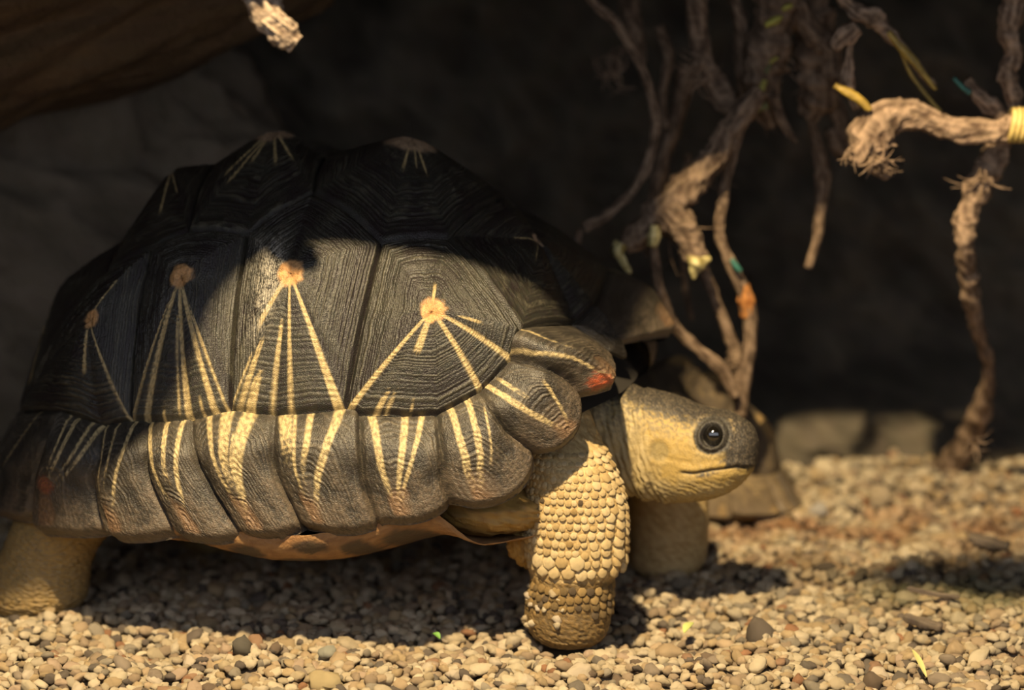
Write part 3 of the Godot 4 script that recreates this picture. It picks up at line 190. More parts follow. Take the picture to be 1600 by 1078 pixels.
["fibre",[[Vector3(0.2013,0.3150,-0.1439),0.0010],[Vector3(0.2005,0.3074,-0.1439),0.0008],[Vector3(0.1997,0.2997,-0.1439),0.0005],[Vector3(0.1989,0.2919,-0.1439),0.0002]]],
["fibre",[[Vector3(0.2043,0.3186,-0.1427),0.0010],[Vector3(0.2065,0.3125,-0.1427),0.0008],[Vector3(0.2117,0.3079,-0.1427),0.0005],[Vector3(0.2191,0.3058,-0.1427),0.0002]]],
["fibre",[[Vector3(0.2086,0.3188,-0.1535),0.0010],[Vector3(0.2037,0.3142,-0.1535),0.0008],[Vector3(0.1986,0.3098,-0.1535),0.0005],[Vector3(0.1935,0.3054,-0.1535),0.0002]]],
["fibre",[[Vector3(0.2065,0.3204,-0.1534),0.0010],[Vector3(0.2124,0.3159,-0.1534),0.0008],[Vector3(0.2188,0.3120,-0.1534),0.0005],[Vector3(0.2256,0.3088,-0.1534),0.0002]]],
["fibre",[[Vector3(0.1691,0.2919,-0.1492),0.0009],[Vector3(0.1725,0.2880,-0.1492),0.0006],[Vector3(0.1765,0.2846,-0.1492),0.0004],[Vector3(0.1809,0.2818,-0.1492),0.0002]]],
["fibre",[[Vector3(0.1695,0.2880,-0.1566),0.0009],[Vector3(0.1701,0.2837,-0.1566),0.0006],[Vector3(0.1719,0.2796,-0.1566),0.0004],[Vector3(0.1747,0.2760,-0.1566),0.0002]]],
["fibre",[[Vector3(0.1733,0.2884,-0.1556),0.0009],[Vector3(0.1733,0.2835,-0.1556),0.0006],[Vector3(0.1749,0.2787,-0.1556),0.0004],[Vector3(0.1780,0.2744,-0.1556),0.0002]]],
["fibre",[[Vector3(0.1709,0.2901,-0.1387),0.0009],[Vector3(0.1693,0.2850,-0.1387),0.0006],[Vector3(0.1691,0.2794,-0.1387),0.0004],[Vector3(0.1703,0.2738,-0.1387),0.0002]]],
["fibre",[[Vector3(0.1743,0.2908,-0.1525),0.0009],[Vector3(0.1719,0.2870,-0.1525),0.0006],[Vector3(0.1684,0.2840,-0.1525),0.0004],[Vector3(0.1640,0.2821,-0.1525),0.0002]]],
["fibre",[[Vector3(0.1718,0.2892,-0.1467),0.0009],[Vector3(0.1737,0.2862,-0.1467),0.0006],[Vector3(0.1746,0.2827,-0.1467),0.0004],[Vector3(0.1745,0.2789,-0.1467),0.0002]]],
["fibre",[[Vector3(0.1710,0.2911,-0.1524),0.0009],[Vector3(0.1722,0.2859,-0.1524),0.0006],[Vector3(0.1753,0.2812,-0.1524),0.0004],[Vector3(0.1801,0.2777,-0.1524),0.0002]]],
["fibre",[[Vector3(0.1674,0.2927,-0.1380),0.0009],[Vector3(0.1698,0.2888,-0.1380),0.0006],[Vector3(0.1736,0.2862,-0.1380),0.0004],[Vector3(0.1786,0.2852,-0.1380),0.0002]]],
["fibre",[[Vector3(0.2142,0.2777,-0.0278),0.0008],[Vector3(0.2148,0.2733,-0.0278),0.0006],[Vector3(0.2155,0.2689,-0.0278),0.0004],[Vector3(0.2163,0.2645,-0.0278),0.0002]]],
["fibre",[[Vector3(0.2145,0.2816,-0.0323),0.0008],[Vector3(0.2127,0.2799,-0.0323),0.0006],[Vector3(0.2116,0.2777,-0.0323),0.0004],[Vector3(0.2111,0.2751,-0.0323),0.0002]]],
["fibre",[[Vector3(0.2135,0.2752,-0.0392),0.0008],[Vector3(0.2118,0.2732,-0.0392),0.0006],[Vector3(0.2110,0.2706,-0.0392),0.0004],[Vector3(0.2114,0.2676,-0.0392),0.0002]]],
["fibre",[[Vector3(0.2118,0.2795,-0.0250),0.0008],[Vector3(0.2140,0.2777,-0.0250),0.0006],[Vector3(0.2169,0.2770,-0.0250),0.0004],[Vector3(0.2200,0.2778,-0.0250),0.0002]]],
["fibre",[[Vector3(0.2151,0.2782,-0.0280),0.0008],[Vector3(0.2119,0.2758,-0.0280),0.0006],[Vector3(0.2082,0.2739,-0.0280),0.0004],[Vector3(0.2043,0.2727,-0.0280),0.0002]]],
["fibre",[[Vector3(0.2110,0.2762,-0.0333),0.0008],[Vector3(0.2118,0.2738,-0.0333),0.0006],[Vector3(0.2134,0.2717,-0.0333),0.0004],[Vector3(0.2156,0.2701,-0.0333),0.0002]]],
["fibre",[[Vector3(0.2138,0.2797,-0.0377),0.0008],[Vector3(0.2109,0.2767,-0.0377),0.0006],[Vector3(0.2090,0.2727,-0.0377),0.0004],[Vector3(0.2084,0.2682,-0.0377),0.0002]]],
["fibre",[[Vector3(0.2098,0.2787,-0.0225),0.0008],[Vector3(0.2085,0.2760,-0.0225),0.0006],[Vector3(0.2072,0.2734,-0.0225),0.0004],[Vector3(0.2059,0.2707,-0.0225),0.0002]]],
["fibre",[[Vector3(0.3053,0.2606,-0.0738),0.0008],[Vector3(0.3080,0.2539,-0.0738),0.0006],[Vector3(0.3143,0.2492,-0.0738),0.0004],[Vector3(0.3232,0.2481,-0.0738),0.0002]]],
["fibre",[[Vector3(0.3063,0.2581,-0.0754),0.0008],[Vector3(0.3082,0.2529,-0.0754),0.0006],[Vector3(0.3129,0.2491,-0.0754),0.0004],[Vector3(0.3195,0.2479,-0.0754),0.0002]]],
["fibre",[[Vector3(0.3064,0.2581,-0.0756),0.0008],[Vector3(0.3048,0.2511,-0.0756),0.0006],[Vector3(0.3026,0.2443,-0.0756),0.0004],[Vector3(0.2996,0.2377,-0.0756),0.0002]]],
["fibre",[[Vector3(0.3023,0.2581,-0.0735),0.0008],[Vector3(0.2985,0.2550,-0.0735),0.0006],[Vector3(0.2931,0.2545,-0.0735),0.0004],[Vector3(0.2874,0.2570,-0.0735),0.0002]]],
["fibre",[[Vector3(0.3040,0.2579,-0.0793),0.0008],[Vector3(0.2980,0.2523,-0.0793),0.0006],[Vector3(0.2891,0.2509,-0.0793),0.0004],[Vector3(0.2793,0.2548,-0.0793),0.0002]]],
["fibre",[[Vector3(0.3026,0.2598,-0.0741),0.0008],[Vector3(0.3063,0.2543,-0.0741),0.0006],[Vector3(0.3120,0.2506,-0.0741),0.0004],[Vector3(0.3192,0.2492,-0.0741),0.0002]]],
["fibre",[[Vector3(0.3020,0.2590,-0.0731),0.0008],[Vector3(0.3042,0.2514,-0.0731),0.0006],[Vector3(0.3026,0.2433,-0.0731),0.0004],[Vector3(0.2970,0.2361,-0.0731),0.0002]]],
["fibre",[[Vector3(0.3051,0.2553,-0.0872),0.0008],[Vector3(0.3062,0.2466,-0.0872),0.0006],[Vector3(0.3037,0.2381,-0.0872),0.0004],[Vector3(0.2979,0.2306,-0.0872),0.0002]]],
["fibre",[[Vector3(0.3024,0.2615,-0.0730),0.0008],[Vector3(0.3000,0.2570,-0.0730),0.0006],[Vector3(0.2971,0.2528,-0.0730),0.0004],[Vector3(0.2938,0.2487,-0.0730),0.0002]]],
["fibre",[[Vector3(0.3048,0.2561,-0.0783),0.0008],[Vector3(0.2992,0.2515,-0.0783),0.0006],[Vector3(0.2923,0.2488,-0.0783),0.0004],[Vector3(0.2845,0.2483,-0.0783),0.0002]]],
["fibre",[[Vector3(0.3044,0.0771,-0.0801),0.0009],[Vector3(0.3047,0.0730,-0.0801),0.0006],[Vector3(0.3056,0.0690,-0.0801),0.0004],[Vector3(0.3072,0.0651,-0.0801),0.0002]]],
["fibre",[[Vector3(0.3057,0.0746,-0.1011),0.0009],[Vector3(0.3035,0.0703,-0.1011),0.0006],[Vector3(0.3003,0.0667,-0.1011),0.0004],[Vector3(0.2962,0.0639,-0.1011),0.0002]]],
["fibre",[[Vector3(0.3076,0.0799,-0.0914),0.0009],[Vector3(0.3119,0.0796,-0.0914),0.0006],[Vector3(0.3160,0.0816,-0.0914),0.0004],[Vector3(0.3190,0.0858,-0.0914),0.0002]]],
["fibre",[[Vector3(0.3038,0.0746,-0.0962),0.0009],[Vector3(0.3028,0.0701,-0.0962),0.0006],[Vector3(0.3022,0.0655,-0.0962),0.0004],[Vector3(0.3022,0.0608,-0.0962),0.0002]]],
["fibre",[[Vector3(0.3079,0.0813,-0.0852),0.0009],[Vector3(0.3109,0.0788,-0.0852),0.0006],[Vector3(0.3128,0.0752,-0.0852),0.0004],[Vector3(0.3131,0.0708,-0.0852),0.0002]]],
["fibre",[[Vector3(0.3071,0.0795,-0.0788),0.0009],[Vector3(0.3103,0.0785,-0.0788),0.0006],[Vector3(0.3138,0.0790,-0.0788),0.0004],[Vector3(0.3171,0.0811,-0.0788),0.0002]]],
["fibre",[[Vector3(0.3067,0.0763,-0.0797),0.0009],[Vector3(0.3080,0.0721,-0.0797),0.0006],[Vector3(0.3084,0.0677,-0.0797),0.0004],[Vector3(0.3077,0.0632,-0.0797),0.0002]]],
["fibre",[[Vector3(0.3065,0.0736,-0.0904),0.0009],[Vector3(0.3092,0.0694,-0.0904),0.0006],[Vector3(0.3126,0.0656,-0.0904),0.0004],[Vector3(0.3165,0.0623,-0.0904),0.0002]]],
["fibre",[[Vector3(0.3059,0.0764,-0.0836),0.0009],[Vector3(0.3082,0.0736,-0.0836),0.0006],[Vector3(0.3118,0.0723,-0.0836),0.0004],[Vector3(0.3159,0.0728,-0.0836),0.0002]]],
["fibre",[[Vector3(0.3042,0.0788,-0.0800),0.0009],[Vector3(0.3041,0.0749,-0.0800),0.0006],[Vector3(0.3019,0.0714,-0.0800),0.0004],[Vector3(0.2978,0.0693,-0.0800),0.0002]]],
["fibre",[[Vector3(0.1436,0.1323,-0.1112),0.0007],[Vector3(0.1473,0.1352,-0.1112),0.0005],[Vector3(0.1513,0.1377,-0.1112),0.0003],[Vector3(0.1554,0.1400,-0.1112),0.0001]]],
["fibre",[[Vector3(0.1481,0.1249,-0.1297),0.0007],[Vector3(0.1518,0.1276,-0.1297),0.0005],[Vector3(0.1555,0.1303,-0.1297),0.0003],[Vector3(0.1592,0.1329,-0.1297),0.0001]]],
["fibre",[[Vector3(0.1470,0.1294,-0.1168),0.0007],[Vector3(0.1456,0.1247,-0.1168),0.0005],[Vector3(0.1449,0.1198,-0.1168),0.0003],[Vector3(0.1449,0.1148,-0.1168),0.0001]]],
["fibre",[[Vector3(0.1452,0.1254,-0.1306),0.0007],[Vector3(0.1448,0.1210,-0.1306),0.0005],[Vector3(0.1486,0.1173,-0.1306),0.0003],[Vector3(0.1554,0.1173,-0.1306),0.0001]]],
["fibre",[[Vector3(0.1461,0.1251,-0.1156),0.0007],[Vector3(0.1429,0.1230,-0.1156),0.0005],[Vector3(0.1424,0.1182,-0.1156),0.0003],[Vector3(0.1461,0.1132,-0.1156),0.0001]]],
["fibre",[[Vector3(0.1443,0.1284,-0.1119),0.0007],[Vector3(0.1478,0.1301,-0.1119),0.0005],[Vector3(0.1521,0.1277,-0.1119),0.0003],[Vector3(0.1540,0.1214,-0.1119),0.0001]]],
["fibre",[[Vector3(0.1493,0.1242,-0.1203),0.0007],[Vector3(0.1444,0.1223,-0.1203),0.0005],[Vector3(0.1388,0.1235,-0.1203),0.0003],[Vector3(0.1339,0.1279,-0.1203),0.0001]]],
["fibre",[[Vector3(0.1494,0.1226,-0.1273),0.0007],[Vector3(0.1528,0.1230,-0.1273),0.0005],[Vector3(0.1561,0.1236,-0.1273),0.0003],[Vector3(0.1595,0.1244,-0.1273),0.0001]]],
["fibre",[[Vector3(0.1488,0.1268,-0.1167),0.0007],[Vector3(0.1509,0.1244,-0.1167),0.0005],[Vector3(0.1530,0.1220,-0.1167),0.0003],[Vector3(0.1553,0.1198,-0.1167),0.0001]]],
["fibre",[[Vector3(0.1459,0.1232,-0.1264),0.0007],[Vector3(0.1475,0.1183,-0.1264),0.0005],[Vector3(0.1473,0.1129,-0.1264),0.0003],[Vector3(0.1451,0.1076,-0.1264),0.0001]]],
["fibre",[[Vector3(0.1391,0.2397,-0.1145),0.0007],[Vector3(0.1383,0.2372,-0.1145),0.0005],[Vector3(0.1370,0.2349,-0.1145),0.0003],[Vector3(0.1351,0.2329,-0.1145),0.0001]]],
["fibre",[[Vector3(0.1407,0.2362,-0.1274),0.0007],[Vector3(0.1387,0.2394,-0.1274),0.0005],[Vector3(0.1404,0.2437,-0.1274),0.0003],[Vector3(0.1459,0.2460,-0.1274),0.0001]]],
["fibre",[[Vector3(0.1424,0.2404,-0.1145),0.0007],[Vector3(0.1413,0.2384,-0.1145),0.0005],[Vector3(0.1411,0.2361,-0.1145),0.0003],[Vector3(0.1420,0.2337,-0.1145),0.0001]]],
["fibre",[[Vector3(0.1395,0.2377,-0.1293),0.0007],[Vector3(0.1403,0.2415,-0.1293),0.0005],[Vector3(0.1444,0.2436,-0.1293),0.0003],[Vector3(0.1501,0.2419,-0.1293),0.0001]]],
["fibre",[[Vector3(0.1418,0.2415,-0.1208),0.0007],[Vector3(0.1381,0.2410,-0.1208),0.0005],[Vector3(0.1344,0.2421,-0.1208),0.0003],[Vector3(0.1311,0.2449,-0.1208),0.0001]]],
["fibre",[[Vector3(0.1404,0.2424,-0.1239),0.0007],[Vector3(0.1367,0.2430,-0.1239),0.0005],[Vector3(0.1345,0.2471,-0.1239),0.0003],[Vector3(0.1363,0.2529,-0.1239),0.0001]]],
["fibre",[[Vector3(0.1418,0.2391,-0.1144),0.0007],[Vector3(0.1390,0.2399,-0.1144),0.0005],[Vector3(0.1372,0.2428,-0.1144),0.0003],[Vector3(0.1377,0.2470,-0.1144),0.0001]]],
["fibre",[[Vector3(0.1405,0.2371,-0.1310),0.0007],[Vector3(0.1397,0.2347,-0.1310),0.0005],[Vector3(0.1408,0.2320,-0.1310),0.0003],[Vector3(0.1438,0.2301,-0.1310),0.0001]]],
]

var noise := FastNoiseLite.new()
var cells := FastNoiseLite.new()
var rng := RandomNumberGenerator.new()
var used := {}
var mats := {}

# ------------------------------------------------------------------ helpers
func numbered(called: String) -> String:
	if not used.has(called):
		used[called] = 0
		return called
	used[called] += 1
	return "%s_%03d" % [called, used[called]]

func tag(o: Node, label := "", category := "", group := "", kind := "") -> void:
	if label: o.set_meta("label", label)
	if category: o.set_meta("category", category)
	if group: o.set_meta("group", group)
	if kind: o.set_meta("kind", kind)

func thing(called: String, at: Vector3, label: String, category: String, group := "") -> Node3D:
	var o := Node3D.new()
	o.name = numbered(called)
	add_child(o)
	o.position = at
	tag(o, label, category, group)
	return o

func obj(called: String, mesh: Mesh, m: Material, parent: Node = self) -> MeshInstance3D:
	var o := MeshInstance3D.new()
	o.name = numbered(called) if parent == self else called
	o.mesh = mesh
	o.material_override = m
	parent.add_child(o, true)
	return o

func mat(c: Color, rough := 0.8, vertex := false, spec := 0.5) -> StandardMaterial3D:
	var m := StandardMaterial3D.new()
	m.albedo_color = c.linear_to_srgb()
	m.roughness = rough
	m.metallic_specular = spec
	m.vertex_color_use_as_albedo = vertex
	return m

func noise_tex(freq: float, kind := FastNoiseLite.TYPE_SIMPLEX, sd := 1, size := 512) -> NoiseTexture2D:
	var n := FastNoiseLite.new()
	n.noise_type = kind
	n.frequency = freq
	n.seed = sd
	n.fractal_octaves = 4
	var t := NoiseTexture2D.new()
	t.width = size
	t.height = size
	t.seamless = true
	t.noise = n
	return t

func relief(m: StandardMaterial3D, t: Texture2D, depth_cm: float, scale: float) -> StandardMaterial3D:
	m.heightmap_enabled = true
	m.heightmap_texture = t
	m.heightmap_scale = depth_cm
	m.uv1_triplanar = true
	m.uv1_scale = Vector3.ONE * scale
	return m

func sm(a: float, b: float, x: float) -> float:
	return smoothstep(a, b, x)

func n3(p: Vector3, f: float) -> float:
	f *= 50.0      # f is in waves per metre
	return noise.get_noise_3d(p.x * f, p.y * f, p.z * f)

# a grid of nu x nv points (u runs round and closes when wrap), with normals and colours, turned outwards
func grid_arrays(P: PackedVector3Array, C: PackedColorArray, nu: int, nv: int, wrap: bool, out_from := Vector3.INF) -> Array:
	var N := PackedVector3Array()
	N.resize(P.size())
	var idx := PackedInt32Array()
	var cu := nu if wrap else nu - 1
	idx.resize(cu * (nv - 1) * 6)
	var k := 0
	for j in nv - 1:
		for i in cu:
			var a := j * nu + i
			var b := j * nu + (i + 1) % nu
			var c := a + nu
			var d := b + nu
			idx[k] = a; idx[k + 1] = b; idx[k + 2] = c
			idx[k + 3] = b; idx[k + 4] = d; idx[k + 5] = c
			k += 6
			var n1 := (P[c] - P[a]).cross(P[b] - P[a])
			var n2 := (P[c] - P[b]).cross(P[d] - P[b])
			N[a] += n1; N[b] += n1 + n2; N[c] += n1 + n2; N[d] += n2
	if not is_finite(out_from.x):
		out_from = Vector3.ZERO
		for p in P: out_from += p
		out_from /= P.size()
	var s := 0.0
	for i in range(0, P.size(), 7):
		s += N[i].dot(P[i] - out_from)
	var flip := s < 0.0
	for i in N.size():
		N[i] = (-N[i] if flip else N[i]).normalized()
		if N[i] == Vector3.ZERO: N[i] = Vector3.UP
	if flip:
		for i in range(0, idx.size(), 3):
			var t := idx[i + 1]
			idx[i + 1] = idx[i + 2]
			idx[i + 2] = t
	var arr := []
	arr.resize(Mesh.ARRAY_MAX)
	arr[Mesh.ARRAY_VERTEX] = P
	arr[Mesh.ARRAY_NORMAL] = N
	arr[Mesh.ARRAY_INDEX] = idx
	if C.size(): arr[Mesh.ARRAY_COLOR] = C
	return arr

func to_mesh(arrs: Array) -> ArrayMesh:
	# joins several vertex arrays into one surface
	var m := ArrayMesh.new()
	if arrs.size() == 1:
		m.add_surface_from_arrays(Mesh.PRIMITIVE_TRIANGLES, arrs[0])
		return m
	var P := PackedVector3Array(); var N := PackedVector3Array(); var C := PackedColorArray(); var I := PackedInt32Array()
	for a in arrs:
		var off := P.size()
		P.append_array(a[Mesh.ARRAY_VERTEX]); N.append_array(a[Mesh.ARRAY_NORMAL])
		if a[Mesh.ARRAY_COLOR] != null: C.append_array(a[Mesh.ARRAY_COLOR])
		for i in a[Mesh.ARRAY_INDEX]: I.append(i + off)
	var arr := []
	arr.resize(Mesh.ARRAY_MAX)
	arr[Mesh.ARRAY_VERTEX] = P; arr[Mesh.ARRAY_NORMAL] = N; arr[Mesh.ARRAY_INDEX] = I
	if C.size(): arr[Mesh.ARRAY_COLOR] = C
	m.add_surface_from_arrays(Mesh.PRIMITIVE_TRIANGLES, arr)
	return m

func spline(pts: Array, u: float) -> Variant:
	# Catmull-Rom through equally weighted entries (floats or vectors)
	var n := pts.size() - 1
	var x := clampf(u, 0.0, 1.0) * n
	var i := mini(int(x), n - 1)
	var t := x - i
	var a = pts[maxi(i - 1, 0)]; var b = pts[i]; var c = pts[i + 1]; var d = pts[mini(i + 2, n)]
	return (b * 2.0 + (c - a) * t + (a * 2.0 - b * 5.0 + c * 4.0 - d) * t * t + (b * 3.0 - a - c * 3.0 + d) * t * t * t) * 0.5

# a knobbly root or twig along [[point, radius], ...]
func tube_arrays(path: Array, sides: int, step: float, rough: float, base: Color, light: Color, seed_off: float, lump := 1.0) -> Array:
	var pts := []; var rad := []
	for q in path:
		pts.append(q[0]); rad.append(q[1])
	var length := 0.0
	for i in pts.size() - 1: length += (pts[i + 1] - pts[i]).length()
	var rings := clampi(int(length / step), 6, 160)
	var P := PackedVector3Array(); var C := PackedColorArray()
	var side := Vector3.FORWARD
	var off := Vector3(seed_off, seed_off * 1.7, -seed_off)
	for j in rings + 3:
		var u := clampf((j - 1) / float(rings), 0.0, 1.0)
		var c: Vector3 = spline(pts, u)
		var r: float = maxf(spline(rad, u), 0.0002)
		var ahead: Vector3 = spline(pts, minf(u + 0.01, 1.0)); var back: Vector3 = spline(pts, maxf(u - 0.01, 0.0))
		var tan_ := (ahead - back).normalized()
		side = (side - tan_ * side.dot(tan_)).normalized()
		var up := tan_.cross(side)
		r *= 1.0 + 0.22 * lump * n3(c + off, 60.0)
		if j == 0 or j == rings + 2: r *= 0.05
		for i in sides:
			var th := TAU * i / sides
			var dir := side * cos(th) + up * sin(th)
			var q := c + dir * r
			var grain := noise.get_noise_3d(cos(th) * 80.0 + seed_off * 9.0, sin(th) * 80.0, u * length * 2600.0)
			var big := n3(q + off, 190.0)
			q += dir * r * rough * (grain * 0.8 + big * 0.45)
			P.append(q)
			var v := clampf(0.45 + 0.9 * grain + 0.5 * big, 0.0, 1.0)
			C.append(base.lerp(light, v))
	return grid_arrays(P, C, sides, rings + 3, true, pts[pts.size() / 2])

# ------------------------------------------------------------------ shell
func edge_loop(poly: Array, count: int, bow: float) -> PackedVector3Array:
	var pts := PackedVector3Array(); var n := poly.size(); var lens := []; var total := 0.0
	for i in n:
		var l: float = (poly[(i + 1) % n] - poly[i]).length()
		lens.append(l); total += l
	for i in n:
		var A: Vector3 = poly[i]; var B: Vector3 = poly[(i + 1) % n]
		var m := (A + B) * 0.5
		var outw := Vector3(m.x * 0.35, m.y - 0.09, m.z).normalized()
		var ctrl: Vector3 = m + outw * lens[i] * bow * 2.0
		var k := maxi(2, roundi(count * lens[i] / total))
		for s in k:
			var t := float(s) / k
			var w := 0.0009 * sin(t * PI) * noise.get_noise_3d(A.x * 300.0 + B.x * 300.0 + t * 60.0 * (1.0 if A.x < B.x else -1.0) + (0.0 if A.x < B.x else 60.0), A.y * 300.0 + B.y * 300.0, 3.0)
			pts.append(A.lerp(ctrl, t).lerp(ctrl.lerp(B, t), t) + Vector3(w, w, 0))
	return pts

func scute_mesh(d: Array, detail: float, look: int) -> ArrayMesh:
	if d.size() > 10: return rim_scute_mesh(d, detail, look)
	var poly: Array = d[1]; var apex: Vector3 = d[2]; var rays: Array = d[3]
	var spot: float = d[4]; var marginal: bool = d[7] == 1
	var count := int(190 * float(d[5]) * detail)
	var loop := edge_loop(poly, maxi(count, 24), 0.0 if marginal else 0.055)
	var nu := loop.size()
	var rings: int = d[6]
	var nv := maxi(int(rings * (4.2 if detail > 0.8 else 1.6)) + 4, 12)
	var cum := PackedFloat32Array(); cum.resize(nu)
	var per := 0.0
	for i in nu:
		cum[i] = per
		per += (loop[(i + 1) % nu] - loop[i]).length()
	# where each ray meets the outline
	var rs := []
	for r in rays:
		var bi := 0; var bd := 9.0
		for i in nu:
			var dd: float = loop[i].distance_squared_to(r[0])
			if dd < bd: bd = dd; bi = i
		rs.append([cum[bi], r[1] * 0.5, r[2], r[3]])
	var centre := Vector3.ZERO
	for p in loop: centre += p
	centre /= nu
	var outw := Vector3(centre.x * 0.5, centre.y - 0.09, centre.z).normalized()
	if marginal: outw = Vector3(centre.x * 0.75, (centre.y - 0.09) * 0.5, centre.z).normalized()
	# lighter or darker growth rings
	var tone := []
	for k in rings + 3: tone.append(pow(rng.randf(), 1.4))
	var P := PackedVector3Array(); P.resize(nu * nv)
	var C := PackedColorArray(); C.resize(nu * nv)
	var seedv := centre * 900.0
	var dark := Color(0.017, 0.0155, 0.0135); var worn := Color(0.100, 0.091, 0.064)
	var ray_c := Color(0.43, 0.325, 0.155); var tip_c := Color(0.46, 0.25, 0.10) if d[0] == "costal" else Color(0.27, 0.185, 0.115)
	if marginal: dark = Color(0.026, 0.023, 0.0195); worn = Color(0.115, 0.096, 0.07)
	if look == 1:
		dark = Color(0.09, 0.07, 0.05); worn = Color(0.32, 0.23, 0.12); ray_c = Color(0.42, 0.29, 0.12); tip_c = Color(0.36, 0.24, 0.1)
	var bulge := 0.0055 if marginal else 0.0030 if d[0] == "costal" else 0.0008
	for i in nu:
		var B := loop[i]
		var spoke := B - apex
		var sl := spoke.length()
		var od := (outw + spoke.normalized() * 0.15).normalized()
		var sx := cum[i] / 0.004
		for j in nv:
			var t := float(j) / (nv - 1)
			var wob := noise.get_noise_2d(cum[i] * 900.0 + seedv.x, t * 40.0 + seedv.y)
			var fine := noise.get_noise_2d(cum[i] * 16000.0 + seedv.y, t * rings * 34.0 + seedv.x)
			var ph := clampf(t * rings + 0.55 * wob + 0.9 * noise.get_noise_1d(t * 420.0 + seedv.x), 0.0, rings + 0.99)
			var fr := ph - floorf(ph)
			var ridge := 1.0 - absf(fr - 0.5) * 2.0
			var tk: float = tone[int(ph)]
			var q := apex + spoke * t
			var h := bulge * 4.0 * t * (1.0 - t) * minf(sl / 0.05, 1.15)
			if marginal: h = 0.0034 * (1.0 - pow(t, 3.5)) + 0.0006
			h -= 0.0026 * sm(0.95, 1.0, t)
			var body := sm(spot, spot + 0.08, t)
			h += (ridge - 0.5) * 0.00085 * (0.25 + 1.2 * tk) * body
			if t < 0.12: h -= (0.12 - t) * 0.02
			h += 0.00025 * fine
			P[j * nu + i] = q + od * h
			# colour: horn, growth rings, rays, tip
			var lit := clampf(pow(ridge, 2.2) * (0.15 + 0.95 * tk) * (0.75 + 0.8 * fine) + 0.18 * wob, 0.0, 1.0)
			var c := dark.lerp(worn, lit * 0.75)
			var m := 0.0
			for r in rs:
				var dx := absf(cum[i] - r[0])
				dx = minf(dx, per - dx) * t
				var half: float = r[1] * (0.42 + 0.58 * t) + 0.0002 * wob
				var v := (1.0 - sm(half * 0.65, half * 1.15 + 0.0004, dx)) * sm(r[2] - 0.02, r[2] + 0.06, t + 0.04 * fine) * (1.0 - sm(r[3] - 0.04, r[3] + 0.03, t + 0.04 * fine)) if r[3] < 0.99 else (1.0 - sm(half * 0.65, half * 1.15 + 0.0004, dx)) * sm(r[2] - 0.02, r[2] + 0.08, t + 0.06 * fine)
				m = maxf(m, v)
			m *= clampf(0.88 + 0.2 * ridge + 0.3 * fine, 0.5, 1.0)
			c = c.lerp(ray_c * (0.85 + 0.3 * fine), m)
			if d[8] == 1:
				# flaking pale horn on the rear slope of this scute
				var sd := spoke / sl
				var fl := sm(0.15, 0.55, -sd.x) * sm(0.75, 0.2, sd.y) * sm(0.05, 0.14, t) * (1.0 - sm(0.40, 0.80, t + 0.15 * n3(q, 60.0)))
				fl *= sm(-0.25, 0.35, n3(q, 170.0) * 0.6 + 0.7 * fine + 0.5 * (ridge - 0.45))
				c = c.lerp(Color(0.38, 0.345, 0.285), fl * 0.75)
			if spot > 0.0:
				var sp := 1.0 - sm(spot * 0.75, spot * 1.12, t * (sl / 0.055) + 0.035 * n3(q, 90.0) + 0.008 * n3(q, 420.0))
				if marginal: sp *= 0.55
				c = c.lerp(tip_c * (0.95 + 0.4 * n3(q, 300.0)), sp)
			if d[9] >= 1:
				var rd := (q - (Vector3(0.1845, 0.164, 0.09) if d[9] == 1 else Vector3(-0.1365, 0.094, 0.132)))
				rd.x *= 1.0; rd.y *= 1.6
				var rm := 1.0 - sm(0.0065, 0.0105, rd.length() + 0.003 * fine + 0.002 * wob)
				c = c.lerp(Color(0.42, 0.085, 0.03) if d[9] == 1 else Color(0.24, 0.08, 0.04), rm * clampf(0.7 + 0.6 * fine, 0.2, 1.0))
			C[j * nu + i] = c
	return to_mesh([grid_arrays(P, C, nu, nv, true, apex - outw * 0.08)])

# a smooth curve through points, resampled evenly
func resample(pts: Array, n: int) -> PackedVector3Array:
	var fine := PackedVector3Array(); var cum := PackedFloat32Array(); var total := 0.0
	for k in 81:
		var p: Vector3 = spline(pts, k / 80.0)
		if k: total += (p - fine[k - 1]).length()
		fine.append(p); cum.append(total)
	var out := PackedVector3Array()
	var at := 0
	for k in n:
		var want := total * k / (n - 1)
		while at < 79 and cum[at + 1] < want: at += 1
		out.append(fine[at].lerp(fine[at + 1], clampf((want - cum[at]) / maxf(cum[at + 1] - cum[at], 1e-6), 0.0, 1.0)))
	return out

